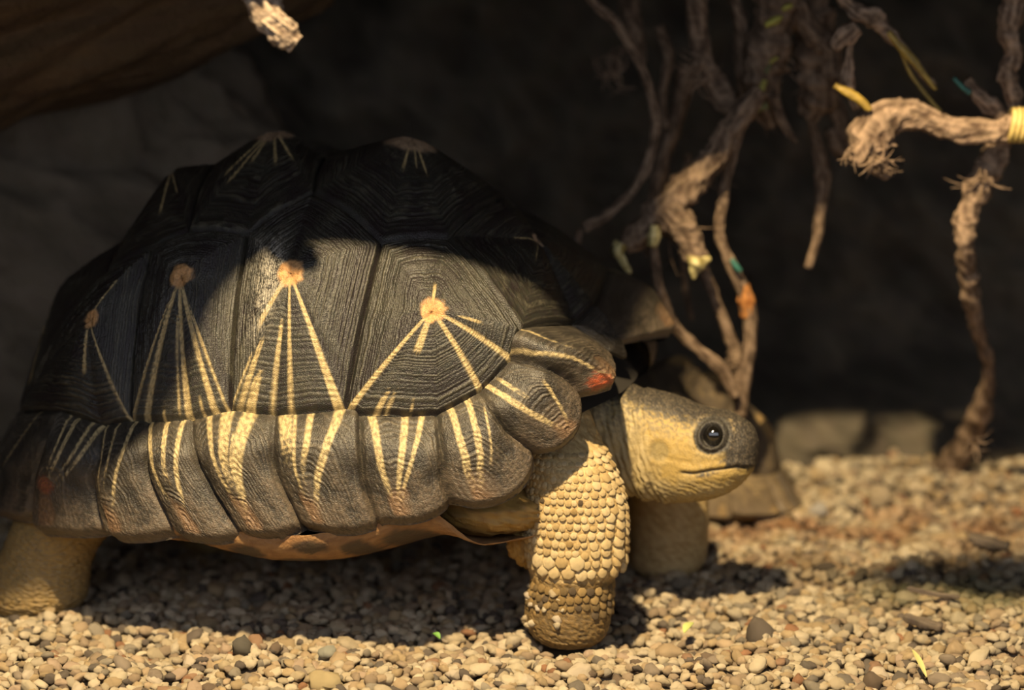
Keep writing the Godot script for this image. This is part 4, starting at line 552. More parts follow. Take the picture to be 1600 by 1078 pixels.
# a rim plate: barrel-shaped patch between its four seams, growth lines squared round its areola near the lower edge
func rim_scute_mesh(d: Array, detail: float, look: int) -> ArrayMesh:
	var co: Array = d[10]
	var nu := int(74 * float(d[5]) * detail) + 6; var nv := int(120 * detail) + 6
	var top := resample(co[0], nu); var bot := resample(co[2], nu)
	var fr := resample(co[1], nv); var re := resample(co[3], nv)
	var centre := (top[nu / 2] + bot[nu / 2]) * 0.5
	var outw := Vector3(centre.x * 0.75, (centre.y - 0.09) * 0.4, centre.z).normalized()
	# areola in the plate's own coordinates
	var u0 := 0.5; var v0 := 0.86; var bd := 9.0
	for i in nu:
		var dd := Vector2(lerpf(top[i].x, bot[i].x, 0.85) - d[2].x, (lerpf(top[i].z, bot[i].z, 0.85) - d[2].z)).length()
		if dd < bd: bd = dd; u0 = i / float(nu - 1)
	u0 = clampf(u0, 0.15, 0.85)
	if d[9] == 1: v0 = 0.90
	var width := 0.0
	for i in nu - 1: width += (top[i + 1] - top[i]).length()
	width = lerpf(width, 0.04, 0.3)
	var rs := []
	for r in d[3]:
		var bi := 0; var best := 9.0
		for i in nu:
			var q: float = top[i].distance_squared_to(r[0])
			if q < best: best = q; bi = i
		rs.append([bi / float(nu - 1), r[1] * 0.5 / width, r[2], r[3]])
	var rings: int = d[6]
	var tone := []
	for k in rings + 3: tone.append(pow(rng.randf(), 1.5))
	var dark := Color(0.021, 0.0185, 0.016); var worn := Color(0.125, 0.104, 0.075)
	var ray_c := Color(0.45, 0.35, 0.18); var tip_c := Color(0.24, 0.14, 0.075)
	if look == 1:
		dark = Color(0.12, 0.09, 0.06); worn = Color(0.34, 0.25, 0.13); ray_c = Color(0.46, 0.33, 0.15); tip_c = Color(0.36, 0.24, 0.1)
	var seedv := centre * 900.0
	var P := PackedVector3Array(); var C := PackedColorArray()
	for j in nv:
		var v := j / float(nv - 1)
		for i in nu:
			var u := i / float(nu - 1)
			var p := top[i] * (1 - v) + bot[i] * v + fr[j] * (1 - u) + re[j] * u - (top[0] * (1 - u) * (1 - v) + top[nu - 1] * u * (1 - v) + bot[0] * (1 - u) * v + bot[nu - 1] * u * v)
			var wob := noise.get_noise_2d(u * 130.0 + seedv.x, v * 130.0 + seedv.y)
			var fine := noise.get_noise_2d(u * 900.0 + seedv.y, v * 900.0 + seedv.x)
			# squared distance from the areola, 1 at the outline
			var ku := (u - u0) / ((1.0 - u0) if u > u0 else u0)
			var kv := (v - v0) / ((1.0 - v0) if v > v0 else v0)
			var t := clampf(pow(pow(absf(ku), 4.0) + pow(absf(kv), 4.0), 0.25), 0.0, 1.0)
			var ph := clampf(t * rings + 0.6 * wob, 0.0, rings + 0.99)
			var fr_ := ph - floorf(ph)
			var ridge := 1.0 - absf(fr_ - 0.5) * 2.0
			var tk: float = tone[int(ph)]
			var side := minf(u, 1.0 - u)
			var h := 0.0058 * (1.0 - pow(absf(2.0 * u - 1.0), 2.6)) * sm(-0.15, 0.5, v)
			h += 0.0012 * sin(v * PI)
			h -= 0.0022 * (1.0 - sm(0.0, 0.07, side)) + 0.0020 * (1.0 - sm(0.0, 0.05, v))
			h -= 0.0075 * pow(sm(0.86, 1.0, v), 2.0)
			h += (ridge - 0.5) * 0.00075 * (0.25 + 1.0 * tk) + 0.0002 * fine + 0.0005 * wob
			P.append(p + outw * h)
			var lit := clampf(pow(ridge, 1.8) * (0.12 + 1.0 * tk) * (0.8 + 0.8 * fine) + 0.22 + 0.25 * wob, 0.0, 1.0)
			var c := dark.lerp(worn, lit * 0.72)
			# dusty, rubbed lower third
			c = c.lerp(Color(0.13, 0.098, 0.07), clampf(sm(0.45, 0.95, v + 0.25 * wob + 0.12 * fine) * (0.55 + 0.5 * fine), 0.0, 0.7))
			var m := 0.0
			for r in rs:
				var along := (v0 - v) / v0
				if along < 0.0: continue
				var du: float = absf(u - (u0 + (r[0] - u0) * pow(along, 0.85)) + 0.01 * wob)
				var half: float = r[1] * (0.45 + 0.55 * along)
				var on := (1.0 - sm(half * 0.7, half * 1.15 + 0.008, du)) * sm(r[2] - 0.05, r[2] + 0.30, along + 0.10 * fine + 0.05 * wob)
				if r[3] < 0.99: on *= 1.0 - sm(r[3] - 0.05, r[3] + 0.05, along)
				m = maxf(m, on)
			m *= clampf(0.82 + 0.25 * ridge + 0.4 * fine, 0.4, 1.0)
			c = c.lerp(ray_c * (0.9 + 0.3 * fine), m)
			c = c.lerp(tip_c * (0.9 + 0.4 * fine), (1.0 - sm(0.12, 0.30, t + 0.1 * wob + 0.05 * fine)) * 0.6)
			if d[9] >= 1:
				var rd := (p - (Vector3(0.1845, 0.164, 0.09) if d[9] == 1 else Vector3(-0.1365, 0.094, 0.132)))
				rd.y *= 1.6
				var rm := 1.0 - sm(0.0065, 0.0105, rd.length() + 0.003 * fine + 0.002 * wob)
				c = c.lerp(Color(0.42, 0.085, 0.03) if d[9] == 1 else Color(0.24, 0.08, 0.04), rm * clampf(0.7 + 0.6 * fine, 0.2, 1.0))
			C.append(c)
	return to_mesh([grid_arrays(P, C, nu, nv, false, centre - outw * 0.1)])

func mirrored(d: Array) -> Array:
	var e := d.duplicate(true)
	for i in e[1].size(): e[1][i] = Vector3(e[1][i].x, e[1][i].y, -e[1][i].z)
	e[2] = Vector3(e[2].x, e[2].y, -e[2].z)
	for r in e[3]: r[0] = Vector3(r[0].x, r[0].y, -r[0].z)
	e[9] = 0
	if e.size() > 10:
		for curve in e[10]:
			for i in curve.size(): curve[i] = Vector3(curve[i].x, curve[i].y, -curve[i].z)
	return e

# the bony shell under the scutes: a smooth vault with a thick rim
func shell_top(x: float) -> float:
	var xs := [-0.236, -0.206, -0.194, -0.1644, -0.135, -0.11, -0.082, -0.045, -0.0104, 0.025, 0.06, 0.1006, 0.129, 0.1512, 0.1653, 0.1875]
	var ys := [0.06, 0.110, 0.155, 0.188, 0.216, 0.24, 0.258, 0.268, 0.271, 0.271, 0.264, 0.247, 0.221, 0.199, 0.184, 0.155]
	for i in xs.size() - 1:
		if x <= xs[i + 1]: return lerpf(ys[i], ys[i + 1], clampf((x - xs[i]) / (xs[i + 1] - xs[i]), 0.0, 1.0))
	return 0.155

func vault_mesh() -> ArrayMesh:
	var nu := 96; var nv := 26
	var P := PackedVector3Array(); var C := PackedColorArray()
	for j in nv:
		for i in nu:
			var th := TAU * i / nu
			var cx := cos(th); var sz := sin(th)
			var ex := signf(cx) * pow(absf(cx), 0.8); var ez := signf(sz) * pow(absf(sz), 0.8)
			var rim := Vector3(ex * 0.197 - 0.012, 0.0, ez * 0.137)
			var f := 1.0 - float(j) / (nv - 1)
			var x := rim.x * f; var z := rim.z * f
			var yr := lerpf(0.085, 0.125, sm(-0.2, 0.2, x)) + 0.02 * sm(0.1, 0.2, x)
			var top := shell_top(x) - 0.008
			var y := yr + maxf(top - yr, 0.0) * pow(maxf(1.0 - pow(f, 2.4), 0.0), 0.5)
			P.append(Vector3(x, y, z))
			C.append(Color(0.02, 0.017, 0.014))
	return to_mesh([grid_arrays(P, C, nu, nv, true, Vector3(0, 0.1, 0))])

func plastron_mesh() -> ArrayMesh:
	var nu := 90; var nv := 120
	var P := PackedVector3Array(); var C := PackedColorArray()
	var xs := [-0.16, -0.12, -0.08, -0.0555, -0.023, 0.0097, 0.0459, 0.0847, 0.1131, 0.1453, 0.165]
	var yb := [0.066, 0.062, 0.058, 0.052, 0.0445, 0.042, 0.047, 0.058, 0.063, 0.066, 0.070]
	var wb := [0.06, 0.085, 0.13, 0.151, 0.152, 0.152, 0.150, 0.138, 0.118, 0.095, 0.07]
	for j in nv:
		var v := float(j) / (nv - 1)
		var x: float = spline(xs, v); var bottom: float = spline(yb, v); var w: float = spline(wb, v)
		var edge := bottom + 0.004 + 0.03 * sm(-0.09, -0.04, x) * (1.0 - sm(0.09, 0.125, x))
		for i in nu:
			var th := PI * i / (nu - 1)
			var z := cos(th) * w
			var y := edge - (edge - bottom) * pow(sin(th), 0.75)
			var p := Vector3(x, y, z)
			var g := n3(Vector3(p.x * 0.35, p.y, p.z), 260.0)
			p.y += 0.0005 * g
			P.append(p)
			var c := Color(0.33, 0.185, 0.078).lerp(Color(0.20, 0.10, 0.042), clampf(0.4 + 1.1 * g, 0.0, 1.0))
			for k in [[-0.012, 0.062, 0.012, 0.007], [0.018, 0.054, 0.016, 0.006], [0.056, 0.066, 0.010, 0.010], [0.083, 0.07, 0.016, 0.012], [-0.043, 0.068, 0.014, 0.005], [0.03, 0.070, 0.012, 0.005]]:
				var e := Vector2((x - k[0]) / k[2], (y - k[1]) / k[3]).length()
				c = c.lerp(Color(0.035, 0.027, 0.02), (1.0 - sm(0.75, 1.1, e + 0.3 * g)) * 0.9 * (1.0 if absf(z) > 0.06 else 0.0))
			C.append(c)
	return to_mesh([grid_arrays(P, C, nu, nv, false, Vector3(0, 0.12, 0))])

# ------------------------------------------------------------------ skin
const NECK := [[0.105, 0.146, 0.090, 0.030], [0.135, 0.150, 0.088, 0.031], [0.155, 0.1475, 0.085, 0.031], [0.1777, 0.1438, 0.0785, 0.0305], [0.1957, 0.1420, 0.0743, 0.029], [0.2084, 0.1402, 0.0732, 0.0278], [0.2184, 0.1376, 0.0733, 0.0270], [0.2284, 0.1336, 0.0747, 0.0262], [0.2380, 0.1316, 0.0768, 0.0250], [0.2470, 0.1304, 0.0804, 0.0228], [0.2540, 0.1282, 0.0850, 0.0195], [0.2592, 0.1250, 0.0905, 0.0155], [0.2628, 0.1205, 0.0965, 0.0110], [0.2650, 0.1150, 0.1025, 0.0055], [0.2656, 0.1095, 0.1080, 0.0006]]
const EYE := Vector2(0.2408, 0.1197)

func poly_y(pts: Array, x: float) -> float:
	for i in pts.size() - 1:
		if x <= pts[i + 1][0]: return lerpf(pts[i][1], pts[i + 1][1], clampf((x - pts[i][0]) / (pts[i + 1][0] - pts[i][0]), 0.0, 1.0))
	return pts[pts.size() - 1][1]

func head_arrays() -> Array:
	var nu := 240; var nv := 300
	var P := PackedVector3Array(); var C := PackedColorArray()
	var A := []; var T := []; var B := []; var W := []
	for s in NECK:
		A.append(s[0]); T.append(s[1]); B.append(s[2]); W.append(s[3])
	var mouth := [[0.2190, 0.0978], [0.2306, 0.0972], [0.2423, 0.0998], [0.2559, 0.1012], [0.2625, 0.0990], [0.2660, 0.0960]]
	var crease := [[0.2120, 0.1075], [0.2180, 0.1050], [0.2284, 0.1040]]
	var edge := [[0.10, 0.140], [0.16, 0.1415], [0.1867, 0.1370], [0.2085, 0.1300], [0.2230, 0.1265], [0.2300, 0.124], [0.2420, 0.112], [0.2465, 0.1075], [0.2520, 0.1030], [0.2580, 0.0990], [0.2700, 0.0975]]
	for j in nv:
		var v := float(j) / (nv - 1)
		v = lerpf(v, 1.0 - pow(1.0 - v, 1.5), 0.35)
		var x: float = spline(A, v); var yt: float = spline(T, v); var ylow: float = spline(B, v); var w: float = maxf(spline(W, v), 0.0004)
		var ym := (yt + ylow) * 0.5; var hh := (yt - ylow) * 0.5
		for i in nu:
			var th := TAU * i / nu
			var cs := cos(th); var sn := sin(th)
			var z := signf(cs) * pow(absf(cs), 0.86) * w
			var y := ym + signf(sn) * pow(absf(sn), 0.86) * hh
			var n := Vector3(0.0, sn / maxf(hh, 0.002), cs / maxf(w, 0.002)).normalized()
			n = (n + Vector3(sm(0.245, 0.2656, x) * 0.9, 0, 0)).normalized()
			var p := Vector3(x, y, z)
			var a := absf(cs)
			var d := 0.0
			var fine := n3(p, 900.0); var mid_ := n3(p, 300.0); var big := n3(p, 110.0)
			var cell := cells.get_noise_3d(x * 1.0, y * 1.0, z * 1.0)
			# eye and lids
			var e := Vector2(x - EYE.x, y - EYE.y); e.y *= 1.05
			var er := e.length()
			if a > 0.35:
				d += 0.0006 * exp(-pow((er - 0.0120) / 0.0020, 2.0)) * (0.6 + 0.6 * mid_)
				d -= 0.0007 * exp(-pow((er - 0.0098) / 0.0010, 2.0))
				d += 0.0019 * (1.0 - sm(0.0068, 0.0100, er))
				d -= 0.0062 * (1.0 - sm(0.0056, 0.0068, er))
				d += 0.0010 * exp(-pow((er - 0.0086) / 0.0022, 2.0)) * sm(-0.002, 0.006, e.y)
			# brow, snout hollow
			d += 0.0012 * exp(-pow((y - 0.1305) / 0.0035, 2.0) - pow((x - 0.2395) / 0.010, 2.0)) * a
			d -= 0.0009 * exp(-pow((y - 0.118) / 0.005, 2.0) - pow((x - 0.2545) / 0.0035, 2.0)) * a
			# mouth
			var my := poly_y(mouth, x)
			var gm := sm(0.2200, 0.2260, x)
			d -= 0.0014 * gm * exp(-pow((y - my) / 0.0008, 2.0)) * sm(0.05, 0.2, a + sm(0.25, 0.262, x))
			d += 0.0007 * gm * exp(-pow((y - my - 0.0028) / 0.0018, 2.0))
			d += 0.0005 * gm * exp(-pow((y - my + 0.0045) / 0.0025, 2.0))
			# ear drum and cheek fold
			var tr := Vector2((x - 0.2099) / 0.0068, (y - 0.1103) / 0.0072).length()
			if a > 0.3:
				d -= 0.0006 * (1.0 - sm(0.6, 1.0, tr)); d += 0.0003 * exp(-pow((tr - 1.15) / 0.16, 2.0))
				if x > 0.211 and x < 0.2300: d -= 0.0008 * exp(-pow((y - poly_y(crease, x)) / 0.0006, 2.0))
			# neck folds and skin grain
			var neck := 1.0 - sm(0.196, 0.212, x + 0.25 * (y - 0.11))
			d += neck * 0.0005 * sin((x + 0.28 * (y - 0.105) + 0.0012 * big) * TAU / 0.0040)
			d += neck * 0.0008 * sin((x - 0.2 * (y - 0.105) + 0.0025 * big) * TAU / 0.0125)
			var jaw := (1.0 - sm(0.088, 0.099, y)) * sm(0.195, 0.21, x)
			d += jaw * 0.00014 * sin((y * 1.2 + x * 0.5 + 0.002 * big) * TAU / 0.0042)
			d += 0.00014 * fine + 0.00022 * mid_
			var top := sm(0.118, 0.132, y) * sm(0.19, 0.215, x)
			d += top * 0.0007 * cell + 0.0005 * cell * sm(0.246, 0.252, x)
			P.append(p + n * d)
			# colour
			var dk := sm(-0.0045, 0.0040, y - poly_y(edge, x) + 0.0035 * mid_ + 0.0030 * big + 0.0025 * fine)
			var mask := sm(0.2475, 0.2505, x + 0.0015 * mid_) * sm(-0.0006, 0.0004, y - my)
			dk = maxf(dk, mask)
			var yellow := Color(0.385, 0.268, 0.085)
			var pale := Color(0.37, 0.29, 0.145)
			var c := yellow.lerp(pale, clampf(neck + jaw * 0.5 + 0.5 * big, 0.0, 1.0))
			c = c.lerp(Color(0.155, 0.135, 0.095), clampf((0.35 + mid_ + 0.5 * fine) * sm(0.112, 0.128, y), 0.0, 0.75))
			c = c.lerp(Color(0.22, 0.155, 0.065), clampf(fine * 0.7 + mid_ * 0.5, 0.0, 0.55))
			c = c.lerp(Color(0.215, 0.175, 0.085), (1.0 - sm(0.7, 1.0, tr)) * 0.6 if a > 0.3 else 0.0)
			var ink := Color(0.034, 0.030, 0.026).lerp(Color(0.17, 0.135, 0.09), clampf(0.22 + fine * 1.1 + mid_ * 0.5 + cell * 0.4, 0.0, 0.9))
			c = c.lerp(ink, dk)
			var brow := exp(-pow((er - 0.0128) / 0.0009, 2.0)) * sm(0.003, 0.007, e.y + 0.2 * e.x)
			c = c.lerp(Color(0.30, 0.23, 0.13), brow * clampf(0.6 + mid_, 0.0, 0.9) if a > 0.3 else 0.0)
			if a > 0.3:
				c = c.lerp(Color(0.030, 0.027, 0.024).lerp(Color(0.10, 0.09, 0.07), clampf(0.2 + fine, 0.0, 1.0)), 1.0 - sm(0.0102, 0.0116, er + 0.0006 * mid_))
				var under := exp(-pow((er - 0.0126) / 0.0012, 2.0)) * sm(0.0, 0.004, -e.y - 0.9 * e.x)
				c = c.lerp(Color(0.34, 0.26, 0.12), under * 0.7)
			c = c.lerp(Color(0.03, 0.027, 0.025), gm * exp(-pow((y - my) / 0.0007, 2.0)) * 0.85)
			var lip := gm * exp(-pow((y - my + 0.0018) / 0.0013, 2.0)) * exp(-pow((x - 0.2385) / 0.006, 2.0))
			c = c.lerp(Color(0.05, 0.05, 0.055), clampf(lip * (0.9 + mid_), 0.0, 0.9))
			C.append(c)
	return grid_arrays(P, C, nu, nv, true, Vector3(0.19, 0.11, 0))

# stations: [centre, half width along the body, half width across]
const FORE := [[Vector3(0.150, 0.138, 0.050), 0.020, 0.022], [Vector3(0.1560, 0.124, 0.060), 0.0235, 0.024], [Vector3(0.1630, 0.110, 0.068), 0.0262, 0.025], [Vector3(0.1660, 0.0950, 0.0700), 0.0300, 0.0255], [Vector3(0.1672, 0.0795, 0.0705), 0.0318, 0.0255], [Vector3(0.1680, 0.0640, 0.0705), 0.0310, 0.0250], [Vector3(0.1685, 0.0505, 0.0705), 0.0293, 0.0240], [Vector3(0.1670, 0.0400, 0.0710), 0.0250, 0.0225], [Vector3(0.1655, 0.0290, 0.0712), 0.0254, 0.0225], [Vector3(0.1645, 0.0165, 0.0715), 0.0258, 0.0225], [Vector3(0.1650, 0.0060, 0.0715), 0.0225, 0.0205], [Vector3(0.1655, 0.0005, 0.0715), 0.0165, 0.0160]]
const FAR_FORE := [[Vector3(0.1450, 0.130, -0.0654), 0.024, 0.024], [Vector3(0.1650, 0.100, -0.0904), 0.026, 0.025], [Vector3(0.1840, 0.075, -0.0940), 0.026, 0.025], [Vector3(0.1890, 0.055, -0.0975), 0.0255, 0.024], [Vector3(0.1900, 0.037, -0.0982), 0.0262, 0.024], [Vector3(0.1905, 0.019, -0.0984), 0.0250, 0.024], [Vector3(0.1895, 0.006, -0.0979), 0.0240, 0.023], [Vector3(0.1890, 0.0, -0.0976), 0.018, 0.018]]
const HIND := [[Vector3(-0.120, 0.105, 0.060), 0.036, 0.036], [Vector3(-0.137, 0.080, 0.073), 0.037, 0.035], [Vector3(-0.1500, 0.060, 0.079), 0.0345, 0.033], [Vector3(-0.1600, 0.0460, 0.082), 0.0305, 0.030], [Vector3(-0.1670, 0.0325, 0.084), 0.0295, 0.028], [Vector3(-0.1715, 0.0195, 0.085), 0.0315, 0.029], [Vector3(-0.1740, 0.0080, 0.0855), 0.0320, 0.030], [Vector3(-0.175, 0.0, 0.0855), 0.027, 0.025]]

func limb_at(st: Array, u: float, th: float) -> Vector3:
	var n := st.size() - 1
	var x := clampf(u, 0.0, 1.0) * n
	var i := mini(int(x), n - 1)
	var cs := []; var ra := []; var rb := []
	for k in [maxi(i - 1, 0), i, i + 1, mini(i + 2, n)]:
		cs.append(st[k][0]); ra.append(st[k][1]); rb.append(st[k][2])
	var t := (1.0 + (x - i)) / 3.0
	var c: Vector3 = spline(cs, t)
	return c + Vector3(cos(th) * float(spline(ra, t)), 0.0, sin(th) * float(spline(rb, t)))

func limb_arrays(st: Array, nu: int, nv: int, kind: int) -> Array:
	var P := PackedVector3Array(); var C := PackedColorArray()
	for j in nv + 1:
		var u := minf(float(j) / (nv - 1), 1.0)
		for i in nu:
			var th := TAU * i / nu
			var p := limb_at(st, u, th)
			if j == nv: p = limb_at(st, 1.0, 0.0).lerp(limb_at(st, 1.0, PI), 0.5)
			var ax := limb_at(st, u, 0.0).lerp(limb_at(st, u, PI), 0.5)
			var dir := (p - ax).normalized()
			var big := n3(p, 90.0); var mid_ := n3(p, 300.0); var fine := n3(p, 900.0)
			var c := Color(0.50, 0.37, 0.18).lerp(Color(0.34, 0.22, 0.085), clampf(0.3 + mid_ + 0.6 * fine, 0.0, 1.0))
			if kind == 0:
				p += dir * (0.0009 * mid_ + 0.0003 * fine + 0.0007 * sin((p.y + 0.3 * p.x + 0.01 * big) * TAU / 0.009) * (1.0 - sm(0.0, 0.5, u)))
				var low := sm(0.585, 0.63, u + 0.02 * mid_)
				c = c.lerp(Color(0.07, 0.045, 0.02).lerp(Color(0.20, 0.125, 0.045), clampf(0.4 + mid_ + fine, 0.0, 1.0)), low * 0.9)
			elif kind == 1:
				p += dir * ((0.0006 + 0.0006 * big) * sin((p.y - 0.22 * p.x + 0.010 * big + 0.003 * mid_) * TAU / 0.0052) + 0.0007 * mid_)
				c = Color(0.35, 0.235, 0.085).lerp(Color(0.24, 0.17, 0.08), clampf(0.45 + 0.9 * mid_ + fine * 0.5, 0.0, 1.0))
			else:
				p += dir * 0.0008 * mid_
			P.append(p); C.append(c)
	return grid_arrays(P, C, nu, nv + 1, true, st[st.size() / 2][0])

func flank_arrays() -> Array:
	# the skin of the trunk between the legs and the shell, bunched in folds at the armpit
	var nu := 96; var nv := 60
	var P := PackedVector3Array(); var C := PackedColorArray()
	for j in nv:
		var v := PI * j / (nv - 1)
		for i in nu:
			var th := TAU * i / nu
			var p := Vector3(0.01 - 0.155 * cos(v), 0.118 + 0.050 * sin(v) * sin(th), 0.118 * sin(v) * cos(th))
			var b := n3(p, 150.0)
			p += Vector3(0, 1, 0) * 0.003 * b + Vector3(0, 0, signf(p.z)) * 0.003 * sin((p.x * 0.9 + p.y + 0.01 * b) * TAU / 0.011)
			P.append(p)
			C.append(Color(0.44, 0.26, 0.07).lerp(Color(0.27, 0.15, 0.045), clampf(0.4 + b, 0.0, 1.0)))
	return grid_arrays(P, C, nu, nv, true, Vector3(0.01, 0.118, 0))

func pouch_arrays(c0: Vector3, r0: Vector3, fold: float) -> Array:
	var nu := 48; var nv := 32
	var P := PackedVector3Array(); var C := PackedColorArray()
	for j in nv:
		var v := PI * j / (nv - 1)
		for i in nu:
			var th := TAU * i / nu
			var q := Vector3(-cos(v), sin(v) * sin(th), sin(v) * cos(th))
			var p := c0 + q * r0
			var b := n3(p, 150.0)
			p += q * (0.0018 * b + 0.0014 * sin((p.x - p.y * 0.6 + 0.01 * b) * TAU / fold))
			P.append(p)
			C.append(Color(0.44, 0.27, 0.075).lerp(Color(0.28, 0.16, 0.05), clampf(0.35 + b + 0.5 * n3(p, 700.0), 0.0, 1.0)))
	return grid_arrays(P, C, nu, nv, true, c0)

# one horny scale: a low six to eight sided dome with a lip
func scale_mesh(sides: int, sharp: float, sd: int) -> ArrayMesh:
	rng.seed = sd
	var P := PackedVector3Array(); var off := rng.randf() * TAU
	var radii := [1.0, 0.92, 0.62, 0.02]; var hs := [-0.25, 0.20, 0.42, 0.50]
	var jit := []
	for i in sides: jit.append(rng.randf_range(0.88, 1.1))
	for k in 4:
		for i in sides:
			var th := off + TAU * i / sides
			var r: float = radii[k] * jit[i]
			var q := Vector3(cos(th) * r, hs[k], sin(th) * r)
			q.y += sharp * q.z * 0.25      # the free lower edge stands proud
			P.append(q)
	return to_mesh([grid_arrays(P, PackedColorArray(), sides, 4, true, Vector3(0, -0.6, 0))])

func leg_scales(parent: Node) -> void:
	var shapes := []
	for k in 6: shapes.append(scale_mesh(6 + k % 3, 1.0, 40 + k))
	rng.seed = 77
	var fine := noise_tex(0.02, FastNoiseLite.TYPE_SIMPLEX, 5, 256)
	var pale := []
	for c in [Color(0.60, 0.455, 0.235), Color(0.54, 0.40, 0.20), Color(0.64, 0.50, 0.28), Color(0.50, 0.355, 0.16)]:
		pale.append(relief(mat(c, 0.62), fine, 0.02, 60.0))
	var foot := []
	for c in [Color(0.25, 0.16, 0.055), Color(0.16, 0.105, 0.04), Color(0.33, 0.22, 0.085), Color(0.095, 0.065, 0.035)]:
		foot.append(relief(mat(c, 0.7), fine, 0.02, 60.0))
	var total := 0
	var y := 0.118
	var row := 0
	while y > 0.004 and total < 296:
		var is_foot := y < 0.043
		# find u for this height
		var lo := 0.0; var hi := 1.0
		for k in 22:
			var m := (lo + hi) * 0.5
			if limb_at(FORE, m, 0.0).y > y: lo = m
			else: hi = m
		var u := lo
		var grow := sm(0.115, 0.055, y)
		var small := lerpf(0.0019, 0.0026, grow)
		if is_foot: small = 0.0028
		var th := (-0.45 if is_foot else -0.38) + rng.randf_range(0.0, 0.1)
		var tallest := small
		while th < (PI + 0.05 if is_foot else 2.75) and total < 296:
			# th = 0 points forward, PI/2 towards the viewer
			var front := 1.0 - sm(0.15, 1.25, th)
			var r := lerpf(small, lerpf(0.0034, 0.0049, grow), front)
			if is_foot: r = lerpf(0.0027, 0.0034, front)
			r *= rng.randf_range(0.86, 1.14)
			if not is_foot and y < 0.060 and y > 0.047 and th > 1.2 and th < 2.3: r *= 1.75
			var p := limb_at(FORE, u, th)
			var px := limb_at(FORE, u, th + 0.02); var py := limb_at(FORE, minf(u + 0.02, 1.0), th)
			var nrm := (px - p).cross(py - p).normalized()
			var axis := limb_at(FORE, u, 0.0).lerp(limb_at(FORE, u, PI), 0.5)
			if nrm.dot(p - axis) < 0: nrm = -nrm
			var down := (py - p).normalized()
			down = (down - nrm * down.dot(nrm)).normalized()
			var gap := y < 0.0475 and y > 0.0405
			if not gap and not (th > 2.5 and y > 0.09) and not (is_foot and th > 2.9):
				var o := MeshInstance3D.new()
				o.name = "scale"
				o.mesh = shapes[rng.randi() % 6]
				var tilt := lerpf(0.08, 0.42, front) * (0.6 if is_foot else 1.0)
				var nn := (nrm - down * tilt * -1.0 * 0.0 + nrm * 0.0).normalized()
				var b := Basis(down.cross(nn).normalized() * -1.0, nn, down)
				b = Basis(b.x, tilt) * b if false else b.rotated(b.x.normalized(), -tilt * 0.5)
				var stretch := rng.randf_range(0.95, 1.15)
				b = b * Basis.from_scale(Vector3(r * 1.0, r * 0.75, r * stretch))
				o.transform = Transform3D(b, p + nrm * 0.0002 + down * r * rng.randf_range(-0.28, 0.28))
				var dirt := is_foot or rng.randf() < 0.02
				o.material_override = foot[rng.randi() % 4] if dirt else pale[rng.randi() % 4]
				parent.add_child(o, true)
				total += 1
			tallest = maxf(tallest, r * 0.62)
			var arc: float = (limb_at(FORE, u, th + 0.05) - p).length() / 0.05
			th += r * 1.86 / maxf(arc, 0.006)
		y -= small * 1.75 if is_foot else lerpf(small, tallest / 0.62, 0.35) * 1.68
		row += 1

func build_tortoise() -> void:
	var t := thing("tortoise", Vector3(-0.107, 0, 0), "large black-shelled tortoise with cream starburst rays walking across the gravel", "tortoise")
	t.rotation.y = deg_to_rad(-15.0)
	var horn := relief(mat(Color.WHITE, 0.46, true, 0.5), noise_tex(0.03, FastNoiseLite.TYPE_SIMPLEX, 9), 0.035, 55.0)
	var skin := relief(mat(Color.WHITE, 0.6, true, 0.45), noise_tex(0.05, FastNoiseLite.TYPE_CELLULAR, 11), 0.03, 45.0)
	var car := obj("carapace", vault_mesh(), mat(Color.WHITE, 0.8, true), t)
	tag(car, "domed black shell with cream rays on each plate")
	for d in SCUTES:
		var nm: String = d[0] + "_scute"
		obj(nm, scute_mesh(d, 1.0, 0), horn, car)
		if d[0] == "costal" or d[0] == "marginal":
			obj(nm, scute_mesh(mirrored(d), 0.42, 0), horn, car)
	tag(obj("plastron", plastron_mesh(), relief(mat(Color.WHITE, 0.6, true), noise_tex(0.02, FastNoiseLite.TYPE_SIMPLEX, 13), 0.04, 25.0), t), "tan belly plate with dark patches")
	var mirror_hind := []
	for s in HIND: mirror_hind.append([Vector3(s[0].x + 0.06, s[0].y, -s[0].z), s[1], s[2]])
	var body := obj("body", to_mesh([head_arrays(), limb_arrays(FORE, 120, 150, 0), limb_arrays(HIND, 120, 130, 1), limb_arrays(FAR_FORE, 60, 60, 2), limb_arrays(mirror_hind, 40, 40, 2), flank_arrays(),
		pouch_arrays(Vector3(0.116, 0.083, 0.082), Vector3(0.040, 0.015, 0.026), 0.010), pouch_arrays(Vector3(0.139, 0.066, 0.066), Vector3(0.013, 0.022, 0.016), 0.008)]), skin, t)
	tag(body, "yellow skin with a dark cap on the head")
	for s in [1, -1]:
		var eye := SphereMesh.new()
		eye.radius = 0.0068; eye.height = 0.0136; eye.radial_segments = 40; eye.rings = 20
		var em := mat(Color(0.006, 0.005, 0.004), 0.06, false, 0.7)
		em.clearcoat_enabled = true; em.clearcoat = 1.0; em.clearcoat_roughness = 0.03
		var eo := obj("eye", eye, em, body)
		eo.position = Vector3(EYE.x, EYE.y, 0.0158 * s)
		tag(eo, "glossy black eye")
	leg_scales(body)
	# gravel dust and chips caught on the wrist
	rng.seed = 5
	var chip := pebble_mesh(3, 1)
	for k in 16:
		var th := rng.randf_range(1.3, 3.1); var u := rng.randf_range(0.66, 0.86)
		var p := limb_at(FORE, u, th)
		var o := obj("stuck_chip", chip, mats.pebble[k % 4], body)
		o.transform = Transform3D(Basis.from_euler(Vector3(rng.randf() * 6, rng.randf() * 6, rng.randf() * 6)) * Basis.from_scale(Vector3(0.0036, 0.0022, 0.0030) * rng.randf_range(0.6, 1.15)), p)

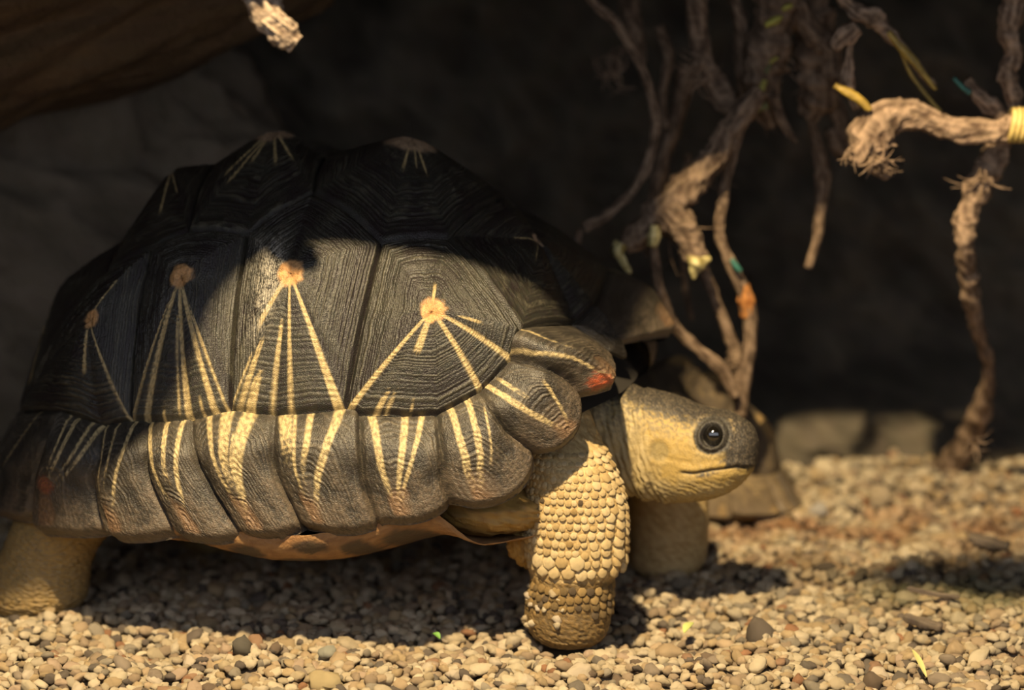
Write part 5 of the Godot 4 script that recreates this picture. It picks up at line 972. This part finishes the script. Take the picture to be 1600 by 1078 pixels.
# ------------------------------------------------------------------ gravel
func ground_y(x: float, z: float) -> float:
	var h := 0.0055 * noise.get_noise_2d(x * 900.0, z * 900.0) + 0.004 * noise.get_noise_2d(x * 300.0 + 40.0, z * 300.0)
	h -= 0.006 * exp(-(pow((x - 0.05) / 0.06, 2.0) + pow((z - 0.1) / 0.04, 2.0)))
	h += 0.006 * sm(-0.16, -0.30, z)
	return h - 0.003

func pebble_mesh(sd: int, levels: int) -> ArrayMesh:
	var nu := 10 if levels > 1 else 8; var nv := 7 if levels > 1 else 5
	var P := PackedVector3Array()
	var o := Vector3(sd * 13.1, sd * 7.7, 0)
	for j in nv:
		var v := PI * j / (nv - 1)
		for i in nu:
			var th := TAU * i / nu
			var q := Vector3(sin(v) * cos(th), cos(v), sin(v) * sin(th))
			var f := 1.0 + 0.42 * noise.get_noise_3d(q.x * 90.0 + o.x * 50.0, q.y * 90.0 + o.y * 50.0, q.z * 90.0) + 0.16 * noise.get_noise_3d(q.x * 210.0 + o.x, q.y * 210.0, q.z * 210.0 + o.y)
			# flattened faces as on broken stone
			for k in 4:
				var fd := Vector3(sin(sd * 3.1 + k * 1.9), cos(sd * 1.3 + k * 2.7), sin(sd * 5.3 + k * 4.1)).normalized()
				var lim := 0.78
				var dd := q.dot(fd) * f
				if dd > lim: f *= lerpf(1.0, lim / dd, 0.8)
			P.append(q * f)
	return to_mesh([grid_arrays(P, PackedColorArray(), nu, nv, true, Vector3.ZERO)])

func pebble_color(x: float, z: float) -> Color:
	var h := rng.randf()
	var c := Color(0.53, 0.43, 0.285)
	if h < 0.30: c = Color(0.60, 0.50, 0.35)
	elif h < 0.46: c = Color(0.46, 0.34, 0.195)
	elif h < 0.58: c = Color(0.36, 0.27, 0.18)
	elif h < 0.66: c = Color(0.50, 0.37, 0.235)
	elif h < 0.73: c = Color(0.30, 0.255, 0.19)
	elif h < 0.80: c = Color(0.15, 0.12, 0.095)
	elif h < 0.815: c = Color(0.33, 0.17, 0.09)
	# a damp red-brown drift at the back and a dark green patch at the right
	var n := noise.get_noise_2d(x * 500.0 + 90.0, z * 700.0)
	var red := exp(-pow((z + 0.15) / 0.07, 2.0)) * sm(0.05, 0.2, x) * clampf(0.55 + n, 0.0, 1.0)
	c = c.lerp(Color(c.r * 0.72, c.g * 0.52, c.b * 0.42), red)
	var green_patch := exp(-pow((x - 0.29) / 0.075, 2.0) - pow((z - 0.01) / 0.045, 2.0)) * clampf(0.75 + n, 0.0, 1.0)
	c = c.lerp(Color(0.16, 0.165, 0.06), green_patch * 0.7)
	var shade_band := exp(-pow((x - 0.24) / 0.15, 2.0) - pow((z + 0.055) / 0.065, 2.0)) * clampf(0.7 + n, 0.0, 1.0)  # band of shade on the mid-right gravel, painted into the pebble colours
	c = c.lerp(Color(c.r * 0.5, c.g * 0.46, c.b * 0.42), shade_band)
	return c * rng.randf_range(0.82, 1.12)

func build_gravel() -> void:
	# the bed itself
	var nu := 170; var nv := 150
	var P := PackedVector3Array(); var C := PackedColorArray()
	for j in nv:
		for i in nu:
			var x := lerpf(-0.62, 0.62, i / float(nu - 1)); var z := lerpf(-0.48, 0.42, j / float(nv - 1))
			P.append(Vector3(x, ground_y(x, z) - 0.002 + 0.0012 * n3(Vector3(x, 0, z), 90.0), z))
			C.append(Color(0.20, 0.15, 0.10).lerp(Color(0.10, 0.075, 0.05), clampf(0.5 + n3(Vector3(x, 1, z), 90.0), 0.0, 1.0)))
	var bed := obj("ground", to_mesh([grid_arrays(P, C, nu, nv, false, Vector3(0, -5, 0))]), mat(Color.WHITE, 0.95, true))
	tag(bed, "", "", "", "structure")
	var shapes := []
	for k in 4: shapes.append(pebble_mesh(k + 1, 2))
	rng.seed = 2024
	var xf := [[], [], [], []]; var cf := [[], [], [], []]
	var front := []
	var z := 0.34
	while z > -0.47:
		var sp := 0.0056 if z > -0.2 else 0.0068
		var x := -0.56 + rng.randf() * sp
		while x < 0.56:
			var px := x + rng.randf_range(-0.4, 0.4) * sp; var pz := z + rng.randf_range(-0.4, 0.4) * sp
			x += sp
			var s := rng.randf_range(0.0026, 0.0044)
			if rng.randf() < 0.07: s *= 1.4
			if rng.randf() < 0.03: s *= 1.5
			var y := ground_y(px, pz) + s * rng.randf_range(-0.1, 0.75)
			var b := Basis.from_euler(Vector3(rng.randf_range(-0.6, 0.6), rng.randf() * TAU, rng.randf_range(-0.6, 0.6))) * Basis.from_scale(Vector3(s * rng.randf_range(0.95, 1.35), s * rng.randf_range(0.55, 0.85), s * rng.randf_range(0.8, 1.1)))
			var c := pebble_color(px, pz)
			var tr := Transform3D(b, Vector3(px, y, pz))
			# clear the feet
			if Vector2(px - 0.0345, pz - 0.112).length() < 0.019: continue
			var k := rng.randi() % 4
			# the foremost big pebbles are single things
			if pz > 0.09 and pz < 0.20 and absf(px) < 0.285 and s > 0.0041 and front.size() < 290:
				front.append([tr, c, k])
			else:
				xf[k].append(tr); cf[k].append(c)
		z -= sp
	var pm := mat(Color.WHITE, 0.8, true, 0.4)
	relief(pm, noise_tex(0.04, FastNoiseLite.TYPE_SIMPLEX, 21, 256), 0.03, 40.0)
	var gravel := Node3D.new()
	gravel.name = "gravel"
	add_child(gravel)
	tag(gravel, "bed of small cream and brown gravel stones covering the enclosure floor", "gravel", "", "stuff")
	for k in 4:
		var mm := MultiMesh.new()
		mm.transform_format = MultiMesh.TRANSFORM_3D
		mm.use_colors = true
		mm.mesh = shapes[k]
		mm.instance_count = xf[k].size()
		for i in xf[k].size():
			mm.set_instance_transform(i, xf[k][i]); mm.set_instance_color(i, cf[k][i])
		var mi := MultiMeshInstance3D.new()
		mi.name = "pebbles"
		mi.multimesh = mm
		mi.material_override = pm
		tag(mi, "", "", "", "stuff")
		gravel.add_child(mi, true)
	var names := ["pale cream pebble", "warm tan pebble", "brown pebble", "dark grey-brown pebble"]
	for f in front:
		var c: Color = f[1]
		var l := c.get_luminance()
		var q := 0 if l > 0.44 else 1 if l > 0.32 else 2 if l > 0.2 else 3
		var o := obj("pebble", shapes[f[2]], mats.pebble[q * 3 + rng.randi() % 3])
		o.transform = f[0]
		tag(o, names[q] + " in the lit gravel in front of the walking tortoise", "pebble", names[q] + "s in the front of the gravel bed")

func leaf_mesh(length: float, width: float, curl: float, fold: float) -> ArrayMesh:
	var P := PackedVector3Array(); var nu := 9; var nv := 16
	for side in 2:
		for j in nv:
			var v := float(j) / (nv - 1)
			var w := width * pow(sin(PI * clampf(v * 0.96 + 0.02, 0.0, 1.0)), 0.8) * 0.5
			for i in nu:
				var s := 2.0 * i / (nu - 1) - 1.0
				P.append(Vector3(s * w, curl * sin(PI * v) + fold * absf(s) * w - side * 0.0004, (v - 0.5) * length))
	return to_mesh([grid_arrays(P.slice(0, nu * nv), PackedColorArray(), nu, nv, false, Vector3(0, -1, 0)), grid_arrays(P.slice(nu * nv), PackedColorArray(), nu, nv, false, Vector3(0, 1, 0))])

func splinter_mesh(l: float, w: float, h: float, sd: float) -> ArrayMesh:
	var P := PackedVector3Array(); var C := PackedColorArray(); var nu := 12; var nv := 22
	for j in nv:
		var v := float(j) / (nv - 1)
		var taper := 0.05 if j == 0 or j == nv - 1 else 0.75 + 0.25 * sin(PI * v) + 0.2 * noise.get_noise_2d(v * 300.0, sd * 50.0)
		for i in nu:
			var th := TAU * (i + 0.5) / nu
			var cx := signf(cos(th)) * pow(absf(cos(th)), 0.45); var sy := signf(sin(th)) * pow(absf(sin(th)), 0.45)
			var g := noise.get_noise_3d(th * 60.0, v * 60.0, sd * 90.0)
			P.append(Vector3((clampf(v, 0.02, 0.98) - 0.5) * l, sy * h * 0.5 * taper * (1 + 0.3 * g) + 0.12 * l * (v - 0.5) * (v - 0.5), cx * w * 0.5 * taper * (1 + 0.2 * g)))
			C.append(Color(0.055, 0.042, 0.032).lerp(Color(0.17, 0.13, 0.095), clampf(0.4 + g * 1.3, 0.0, 1.0)))
	return to_mesh([grid_arrays(P, C, nu, nv, true, Vector3.ZERO)])

func build_litter() -> void:
	var wood := mat(Color.WHITE, 0.85, true)
	var o: MeshInstance3D
	for s in [[Vector3(0.318, 0.0075, -0.086), 0.030, 0.012, 0.006, 0.35, "dark brown wood chip lying on reddish gravel behind the green patch", 1.0], [Vector3(0.249, 0.006, 0.090), 0.026, 0.007, 0.005, 0.45, "dark brown wood splinter beside the green gravel patch", 2.0], [Vector3(0.262, 0.006, 0.042), 0.035, 0.003, 0.003, 0.1, "thin grey twig piece on the green gravel", 3.0], [Vector3(0.061, 0.004, 0.060), 0.022, 0.004, 0.0025, 0.35, "tan bark strip beside the lifted scaly front foot", 4.0]]:
		o = obj("wood_chip", splinter_mesh(s[1], s[2], s[3], s[6]), wood)
		o.position = s[0]; o.rotation = Vector3(0.1, -s[4], -0.15)
		o.position.y += ground_y(s[0].x, s[0].z) + 0.002
		tag(o, s[5], "wood chip")
	for s in [[Vector3(0.106, 0.008, 0.107), 0.013, 0.006, Color(0.42, 0.46, 0.15), -0.5, "fresh yellow-green leaf on gravel in front of the tortoise's chin"], [Vector3(0.2345, 0.008, 0.178), 0.030, 0.0032, Color(0.46, 0.42, 0.17), 0.15, "pale yellow grass blade lying at the bottom edge of gravel"], [Vector3(-0.045, 0.009, 0.128), 0.007, 0.004, Color(0.14, 0.30, 0.06), 0.8, "tiny green leaf scrap on gravel behind grey flat stone"]]:
		var lm := mat(s[3], 0.6)
		lm.backlight_enabled = true; lm.backlight = Color(0.3, 0.3, 0.08)
		o = obj("fallen_leaf", leaf_mesh(s[1], s[2], 0.0015, 0.25), lm)
		o.position = s[0]; o.rotation = Vector3(0.25, s[4], 0.1)
		tag(o, s[5], "leaf")
	for s in [[Vector3(-0.109, 0.006, 0.139), Vector3(0.0085, 0.0042, 0.006), Color(0.38, 0.37, 0.30), 1, "flat grey-green stone with a straight edge on the cream gravel"], [Vector3(-0.107, 0.005, 0.192), Vector3(0.0125, 0.0062, 0.009), Color(0.56, 0.44, 0.24), 2, "largest smooth tan stone at the bottom edge of the gravel"], [Vector3(-0.158, 0.006, 0.148), Vector3(0.0068, 0.006, 0.006), Color(0.13, 0.115, 0.09), 3, "dark grey round stone among cream gravel"], [Vector3(0.208, 0.006, 0.178), Vector3(0.007, 0.0065, 0.006), Color(0.17, 0.12, 0.08), 4, "round brown clod on gravel near the yellow grass blade"], [Vector3(0.262, 0.006, -0.215), Vector3(0.010, 0.009, 0.008), Color(0.46, 0.36, 0.24), 2, "pale upright stone in the orange gravel at the back"], [Vector3(0.215, 0.008, -0.19), Vector3(0.008, 0.006, 0.007), Color(0.50, 0.46, 0.42), 1, "whitish stone on gravel behind the tortoise's snout"]]:
		o = obj("stone", pebble_mesh(s[3] + 10, 2), relief(mat(s[2], 0.75), mats.grain, 0.04, 40.0))
		o.position = s[0] + Vector3(0, ground_y(s[0].x, s[0].z), 0)
		o.scale = s[1]; o.rotation.y = s[3] * 1.3
		tag(o, s[4], "stone")

# ------------------------------------------------------------------ rocks and roots
func rock_mesh(r: Vector3, sd: float, nu: int, nv: int, rough: float, c0: Color, c1: Color) -> ArrayMesh:
	var P := PackedVector3Array(); var C := PackedColorArray()
	var o := Vector3(sd * 3.1, sd * 1.7, sd)
	for j in nv:
		var v := PI * j / (nv - 1)
		for i in nu:
			var th := TAU * i / nu
			var q := Vector3(sin(v) * cos(th), cos(v), sin(v) * sin(th))
			var b := n3(q + o, 1.0); var m := n3(q + o, 3.2); var f := n3(q + o, 13.0)
			P.append(q * r * (1.0 + rough * (b * 0.8 + m * 0.22 + f * 0.05)))
			C.append(c0.lerp(c1, clampf(0.5 + m * 0.8 + f * 0.5, 0.0, 1.0)))
	return to_mesh([grid_arrays(P, C, nu, nv, true, Vector3.ZERO)])

func build_rocks() -> void:
	var rm := relief(mat(Color.WHITE, 0.9, true), noise_tex(0.02, FastNoiseLite.TYPE_SIMPLEX, 31), 0.3, 6.0)
	var o := obj("boulder", rock_mesh(Vector3(0.27, 0.235, 0.13), 1.0, 120, 80, 0.35, Color(0.12, 0.095, 0.066), Color(0.20, 0.16, 0.115)), rm)
	o.position = Vector3(-0.37, 0.10, -0.37)
	tag(o, "large grey-brown boulder behind the rear of the tortoise", "boulder")
	# bank of dark soil and stones at the back
	var nu := 240; var nv := 150
	var P := PackedVector3Array(); var C := PackedColorArray()
	for j in nv:
		for i in nu:
			var x := lerpf(-0.85, 0.85, i / float(nu - 1)); var y := lerpf(-0.03, 1.0, pow(j / float(nv - 1), 1.4))
			var z := -0.335 - 0.10 * sm(0.0, 0.10, y) - 0.10 * sm(0.1, 0.5, y)
			var p := Vector3(x, y, z)
			var b := n3(p, 3.5); var m := n3(p, 14.0); var f := n3(p, 55.0)
			p.z += 0.035 * b + 0.020 * m + 0.006 * f
			P.append(p)
			C.append(Color(0.055, 0.046, 0.033).lerp(Color(0.115, 0.095, 0.068), clampf(0.35 + 0.7 * m + 0.5 * f, 0.0, 1.0)))
	o = obj("earth_bank", to_mesh([grid_arrays(P, C, nu, nv, false, Vector3(0, 0.3, -3))]), mat(Color.WHITE, 0.95, true))
	tag(o, "dark earth and rock bank behind the gravel bed", "earth bank", "", "structure")
	# unseen ledge above the picture, edge shaped to shade the shell, roots and bank
	P = PackedVector3Array(); C = PackedColorArray()
	nu = 80; nv = 60
	for j in nv:
		var v := TAU * j / (nv - 1)
		for i in nu:
			var u := i / float(nu - 1)
			var x := lerpf(-0.95, -0.3, u / 0.3) if u < 0.3 else lerpf(-0.3, 0.25, (u - 0.3) / 0.6) if u < 0.9 else lerpf(0.25, 0.95, (u - 0.9) / 0.1)
			var fz := poly_y([[-0.95, 0.385], [-0.30, 0.378], [-0.19, 0.358], [-0.145, 0.272], [-0.09, 0.264], [-0.04, 0.278], [0.018, 0.274], [0.036, 0.098], [0.07, 0.096], [0.14, 0.086], [0.95, 0.084]], x)
			var cy := cos(v); var sy := sin(v)
			var e := 0.02 if i == 0 or i == nu - 1 else 1.0
			var p := Vector3(x, 0.545 + signf(sy) * pow(absf(sy), 0.1) * (0.545 - LEDGE_Y) * e, (fz - 0.55) * 0.5 + signf(cy) * pow(absf(cy), 0.1) * (fz + 0.55) * 0.5 * e)
			p += Vector3(n3(p, 9.0), n3(p + Vector3.ONE, 9.0) * 0.5, n3(p - Vector3.ONE, 9.0)) * 0.008
			P.append(p)
			C.append(Color(0.09, 0.065, 0.04))
	o = obj("rock_ledge", to_mesh([grid_arrays(P, C, nu, nv, false, Vector3(-0.4, 0.545, -0.15))]), rm)
	tag(o, "unseen rock ledge shaped to shade the tortoise's shell", "rock ledge")
	var hang := obj("overhang", rock_mesh(Vector3(0.34, 0.075, 0.10), 4.0, 120, 70, 0.35, Color(0.11, 0.060, 0.022), Color(0.075, 0.042, 0.017)), rm, o)
	hang.position = Vector3(-0.358, 0.352, -0.17); hang.rotation.z = 0.30
	tag(hang, "warm brown rock hanging down over the boulder")

func build_roots() -> void:
	var bark := relief(mat(Color.WHITE, 0.88, true, 0.3), noise_tex(0.03, FastNoiseLite.TYPE_SIMPLEX, 41), 0.10, 30.0)
	var base := Color(0.070, 0.046, 0.031); var light := Color(0.27, 0.19, 0.13)
	var t := thing("root_tangle", TANGLE[13][1][1][0], "tangle of thick brown roots with frayed ends hanging above the tortoise's head", "roots")
	var b := thing("branch", BRANCH[0][1][0][0], "knotty pale brown branch tied with yellow twine beside the root tangle", "branch")
	var k := 0.0
	for s in TANGLE:
		k += 1.0
		var stump: bool = s[0] == "stump"
		var o := obj(s[0], to_mesh([tube_arrays(s[1], 28 if stump else 16, 0.0016 if stump else 0.0022, 0.36 if stump else 0.18, base, light, k, 1.2 if stump else 0.8)]), bark, t)
		o.position = -t.position
	for s in BRANCH:
		k += 1.0
		var big: bool = s[0] == "branch"
		var o := obj(s[0], to_mesh([tube_arrays(s[1], 30 if big else 18, 0.0017, 0.30 if big else 0.30, base * 1.35, light * 1.5, k, 0.7 if big else 1.7)]), bark, b)
		o.position = -b.position
	var tw := {"yellow": Color(0.44, 0.30, 0.06), "teal": Color(0.05, 0.20, 0.16), "lime": Color(0.36, 0.34, 0.06), "green": Color(0.14, 0.15, 0.05)}
	var tm := mat(Color.WHITE, 0.5, true)
	for s in TWINE:
		k += 1.0
		var p: Node3D = b if s[1][0][0].x > 0.19 else t
		var o := obj("twine", to_mesh([tube_arrays(s[1], 10, 0.0012, 0.25, tw[s[0]] * 0.55, tw[s[0]], k, 0.8)]), tm, p)
		o.position = -p.position
		tag(o, s[0] + " plastic twine")
	# a twist of yellow twine round the end of the branch
	for n in 4:
		var ring := []
		for q in 15:
			var th := TAU * q / 12.0
			ring.append([BRANCH[0][1][1][0] + Vector3(-0.008 + n * 0.0035 + 0.0016 * sin(th), sin(th) * 0.0098, cos(th) * 0.0098), 0.0022])
		var o := obj("twine", to_mesh([tube_arrays(ring, 8, 0.002, 0.2, Color(0.45, 0.33, 0.10), Color(0.68, 0.52, 0.2), 90.0 + n, 0.5)]), tm, b)
		o.position = -b.position
		tag(o, "yellow plastic twine")
	for s in FRAY:
		k += 1.0
		var o := obj("frayed_end", to_mesh([tube_arrays(s[1], 14, 0.0009, 0.55, Color(0.22, 0.17, 0.05), Color(0.62, 0.54, 0.26), k, 2.0)]), tm, t)
		o.position = -t.position
		tag(o, "torn pale yellow wood end")
	for s in FIBRES:
		k += 1.0
		var p: Node3D = b if s[1][0][0].x > 0.225 else t
		var o := obj("fibre", to_mesh([tube_arrays(s[1], 6, 0.002, 0.2, base * 1.2, light * 1.2, k, 0.6)]), bark, p)
		o.position = -p.position
	# orange scar on the long root
	var sc := obj("orange_scar", to_mesh([tube_arrays([[Vector3(0.155, 0.1774, -0.12), 0.0038], [Vector3(0.1564, 0.1665, -0.1195), 0.0056], [Vector3(0.1574, 0.1557, -0.12), 0.0042]], 14, 0.0012, 0.35, Color(0.26, 0.10, 0.03), Color(0.42, 0.19, 0.06), 7.0, 1.5)]), bark, t)
	sc.position = -t.position
	tag(sc, "orange-brown scar on the root")
	# unseen branch added over the picture to shade the gravel on the right
	var ob := thing("shade_branch", Vector3(0.42, 0.53, 0.36), "unseen branch added above the frame to shade the gravel on the right", "branch")
	for q in [[[Vector3(0.50, 0.56, 0.33), 0.026], [Vector3(0.38, 0.53, 0.34), 0.026], [Vector3(0.24, 0.52, 0.352), 0.025], [Vector3(0.14, 0.51, 0.358), 0.022], [Vector3(0.080, 0.505, 0.362), 0.012]], [[Vector3(0.30, 0.52, 0.36), 0.010], [Vector3(0.24, 0.53, 0.33), 0.008], [Vector3(0.17, 0.535, 0.315), 0.005], [Vector3(0.12, 0.54, 0.31), 0.003]], [[Vector3(0.34, 0.53, 0.36), 0.010], [Vector3(0.29, 0.54, 0.40), 0.008], [Vector3(0.22, 0.545, 0.42), 0.005]]]:
		var oo := obj("limb", to_mesh([tube_arrays(q, 16, 0.004, 0.3, base, light, q[0][0].z * 40.0, 1.2)]), bark, ob)
		oo.position = -ob.position
	# broken branch end in the upper left
	var bs := thing("broken_branch", Vector3(-0.150, 0.408, 0.205), "pale broken branch stub sticking out under the brown overhanging rock", "branch")
	var stub := obj("stub", to_mesh([tube_arrays([[Vector3(-0.149, 0.4150, 0.200), 0.0055], [Vector3(-0.137, 0.3925, 0.218), 0.0080], [Vector3(-0.128, 0.381, 0.226), 0.0088], [Vector3(-0.120, 0.372, 0.229), 0.0075], [Vector3(-0.115, 0.368, 0.229), 0.004]], 24, 0.0010, 0.45, Color(0.10, 0.07, 0.05), Color(0.40, 0.31, 0.23), 5.0, 1.0)]), bark, bs)
	stub.position = -bs.position
	rng.seed = 8
	for n in 12:
		var q := Vector3(-0.128 + rng.randf_range(-0.005, 0.005), 0.381 + rng.randf_range(-0.006, 0.006), 0.229 + rng.randf_range(-0.002, 0.007))
		var d := Vector3(0.011, -0.009, 0.002) * rng.randf_range(0.5, 1.0)
		var o := obj("splinter", to_mesh([tube_arrays([[q, 0.0012], [q + d * 0.5, 0.0010], [q + d, 0.0003]], 6, 0.002, 0.2, Color(0.14, 0.10, 0.07), Color(0.46, 0.36, 0.26), n * 1.0, 0.5)]), bark, bs)
		o.position = -bs.position

func build_small_tortoise() -> void:
	var t := thing("small_tortoise", Vector3(SMALL_AT.x, -0.042 * SMALL_SIZE + 0.001, SMALL_AT.y), "small tan-shelled tortoise half hidden behind the large tortoise's head", "tortoise")
	t.rotation.y = deg_to_rad(SMALL_TURN)
	t.scale = Vector3.ONE * SMALL_SIZE
	var horn := mat(Color.WHITE, 0.55, true)
	var car := obj("carapace", vault_mesh(), horn, t)
	for d in SCUTES:
		var e: Array = d.duplicate(true)
		e[6] = int(e[6] * 0.5); e[8] = 0; e[9] = 0
		if e[7] == 0: e[4] = 0.5
		obj(d[0] + "_scute", scute_mesh(e, 0.42, 1), horn, car)
		if d[0] == "costal" or d[0] == "marginal":
			obj(d[0] + "_scute", scute_mesh(mirrored(e), 0.42, 1), horn, car)
	obj("body", to_mesh([flank_arrays(), pouch_arrays(Vector3(-0.15, 0.075, 0.07), Vector3(0.05, 0.03, 0.035), 0.01), pouch_arrays(Vector3(-0.15, 0.075, -0.07), Vector3(0.05, 0.03, 0.035), 0.01)]), mat(Color.WHITE, 0.7, true), t)
	obj("plastron", plastron_mesh(), horn, t)

# ------------------------------------------------------------------ room
func box(called: String, a: Vector3, b: Vector3, c: Color) -> void:
	var m := BoxMesh.new()
	m.size = b - a
	var o := obj(called, m, relief(mat(c, 0.92), mats.grain, 0.5, 3.0))
	o.position = (a + b) * 0.5
	tag(o, "", "", "", "structure")

const LEDGE_Y := 0.425
const SMALL_TURN := 165.0
const SMALL_SIZE := 0.44
const SMALL_AT := Vector2(0.100, -0.216)
const LAMP := Vector3(-0.12, 1.16, 0.86)

func _ready() -> void:
	# camera: a long lens looking slightly down through the viewing window
	var cam := Camera3D.new()
	cam.name = "camera"
	cam.fov = rad_to_deg(2.0 * atan(539.0 / 4444.0))
	cam.near = 0.05; cam.far = 20.0
	cam.position = Vector3(0, 0.50, 1.75)
	cam.rotation.x = deg_to_rad(-11.0)
	var lens := CameraAttributesPhysical.new()
	lens.frustum_focal_length = 100.0
	lens.frustum_focus_distance = 1.64
	lens.exposure_aperture = 4.0
	cam.attributes = lens
	cam.fov = rad_to_deg(2.0 * atan(539.0 / 4444.0))
	add_child(cam)
	cam.make_current()
	# dim cool light of the visitors' hall comes in through the open front
	var env := Environment.new()
	env.background_mode = Environment.BG_COLOR
	env.background_color = Color(0.93, 0.95, 1.0)
	env.background_energy_multiplier = 1.35
	env.tonemap_mode = Environment.TONE_MAPPER_LINEAR
	env.tonemap_exposure = 1.0
	env.sdfgi_enabled = true; env.ssao_enabled = true; env.ssil_enabled = true
	var we := WorldEnvironment.new()
	we.environment = env
	add_child(we)
	# one warm basking lamp high in front
	var spot := SpotLight3D.new()
	spot.name = "basking_lamp_beam"
	spot.position = LAMP
	spot.light_color = Color(1.0, 0.89, 0.69)
	spot.light_energy = 5.2
	spot.light_size = 0.02
	spot.spot_range = 6.0
	spot.spot_attenuation = 2.0
	spot.spot_angle = 34.0
	spot.spot_angle_attenuation = 0.6
	spot.shadow_enabled = true
	add_child(spot)
	spot.look_at(Vector3(0.06, 0.06, 0.06))

	noise.noise_type = FastNoiseLite.TYPE_SIMPLEX
	noise.frequency = 0.02
	noise.fractal_octaves = 2
	noise.seed = 3
	cells.noise_type = FastNoiseLite.TYPE_CELLULAR
	cells.frequency = 260.0
	cells.seed = 4
	mats.grain = noise_tex(0.02, FastNoiseLite.TYPE_SIMPLEX, 2)
	mats.pebble = []
	for c in [Color(0.62, 0.52, 0.36), Color(0.57, 0.48, 0.33), Color(0.60, 0.50, 0.37), Color(0.48, 0.38, 0.24), Color(0.45, 0.33, 0.20), Color(0.46, 0.34, 0.24), Color(0.35, 0.26, 0.17), Color(0.30, 0.24, 0.18), Color(0.33, 0.20, 0.12), Color(0.20, 0.17, 0.135), Color(0.15, 0.125, 0.10), Color(0.18, 0.13, 0.09)]:
		mats.pebble.append(relief(mat(c, 0.8, false, 0.4), mats.grain, 0.03, 40.0))

	box("floor", Vector3(-1.1, -0.16, -0.95), Vector3(1.1, -0.06, 1.0), Color(0.10, 0.08, 0.06))
	box("wall_back", Vector3(-1.2, -0.16, -1.05), Vector3(1.2, 1.4, -0.95), Color(0.05, 0.042, 0.033))
	box("wall_left", Vector3(-1.2, -0.16, -0.95), Vector3(-1.1, 1.4, 1.0), Color(0.07, 0.058, 0.045))
	box("wall_right", Vector3(1.1, -0.16, -0.95), Vector3(1.2, 1.4, 1.0), Color(0.07, 0.058, 0.045))
	box("ceiling", Vector3(-1.2, 1.3, -0.95), Vector3(1.2, 1.4, 1.0), Color(0.06, 0.05, 0.04))
	box("wall_front", Vector3(-1.2, -0.16, 1.0), Vector3(1.2, 0.235, 1.08), Color(0.07, 0.058, 0.045))
	box("wall_front", Vector3(-1.2, 0.85, 1.0), Vector3(1.2, 1.4, 1.08), Color(0.07, 0.058, 0.045))

	build_rocks()
	build_tortoise()
	build_small_tortoise()
	build_gravel()
	build_roots()
	build_litter()
	build_lamp()

func build_lamp() -> void:
	var t := thing("basking_lamp", LAMP - (Vector3(0.06, 0.06, 0.06) - LAMP).normalized() * 0.07, "black reflector basking lamp hanging under the ceiling", "lamp")
	var dir := (Vector3(0.06, 0.06, 0.06) - LAMP).normalized()
	t.look_at(t.position + dir)
	var prof := [[0.0, 0.012], [0.01, 0.02], [0.03, 0.024], [0.05, 0.034], [0.075, 0.05], [0.095, 0.056]]
	var P := PackedVector3Array()
	for q in prof:
		for i in 28: P.append(Vector3(cos(TAU * i / 28) * q[1], sin(TAU * i / 28) * q[1], -q[0]))
	obj("reflector", to_mesh([grid_arrays(P, PackedColorArray(), 28, prof.size(), true)]), mat(Color(0.02, 0.02, 0.02), 0.5), t)
	var cable := CylinderMesh.new()
	cable.top_radius = 0.004; cable.bottom_radius = 0.004; cable.height = 0.08; cable.radial_segments = 10
	var co := obj("cable", cable, mat(Color(0.02, 0.02, 0.02), 0.6), t)
	co.global_position = t.position + Vector3(0, 0.03, 0.0)
	co.global_rotation = Vector3.ZERO
	var bulb := SphereMesh.new()
	bulb.radius = 0.022; bulb.height = 0.044
	var bm := mat(Color(1.0, 0.85, 0.6), 0.3)
	bm.emission_enabled = true; bm.emission = Color(1.0, 0.89, 0.69); bm.emission_energy_multiplier = 2.0
	var bo := obj("bulb", bulb, bm, t)
	bo.global_position = LAMP
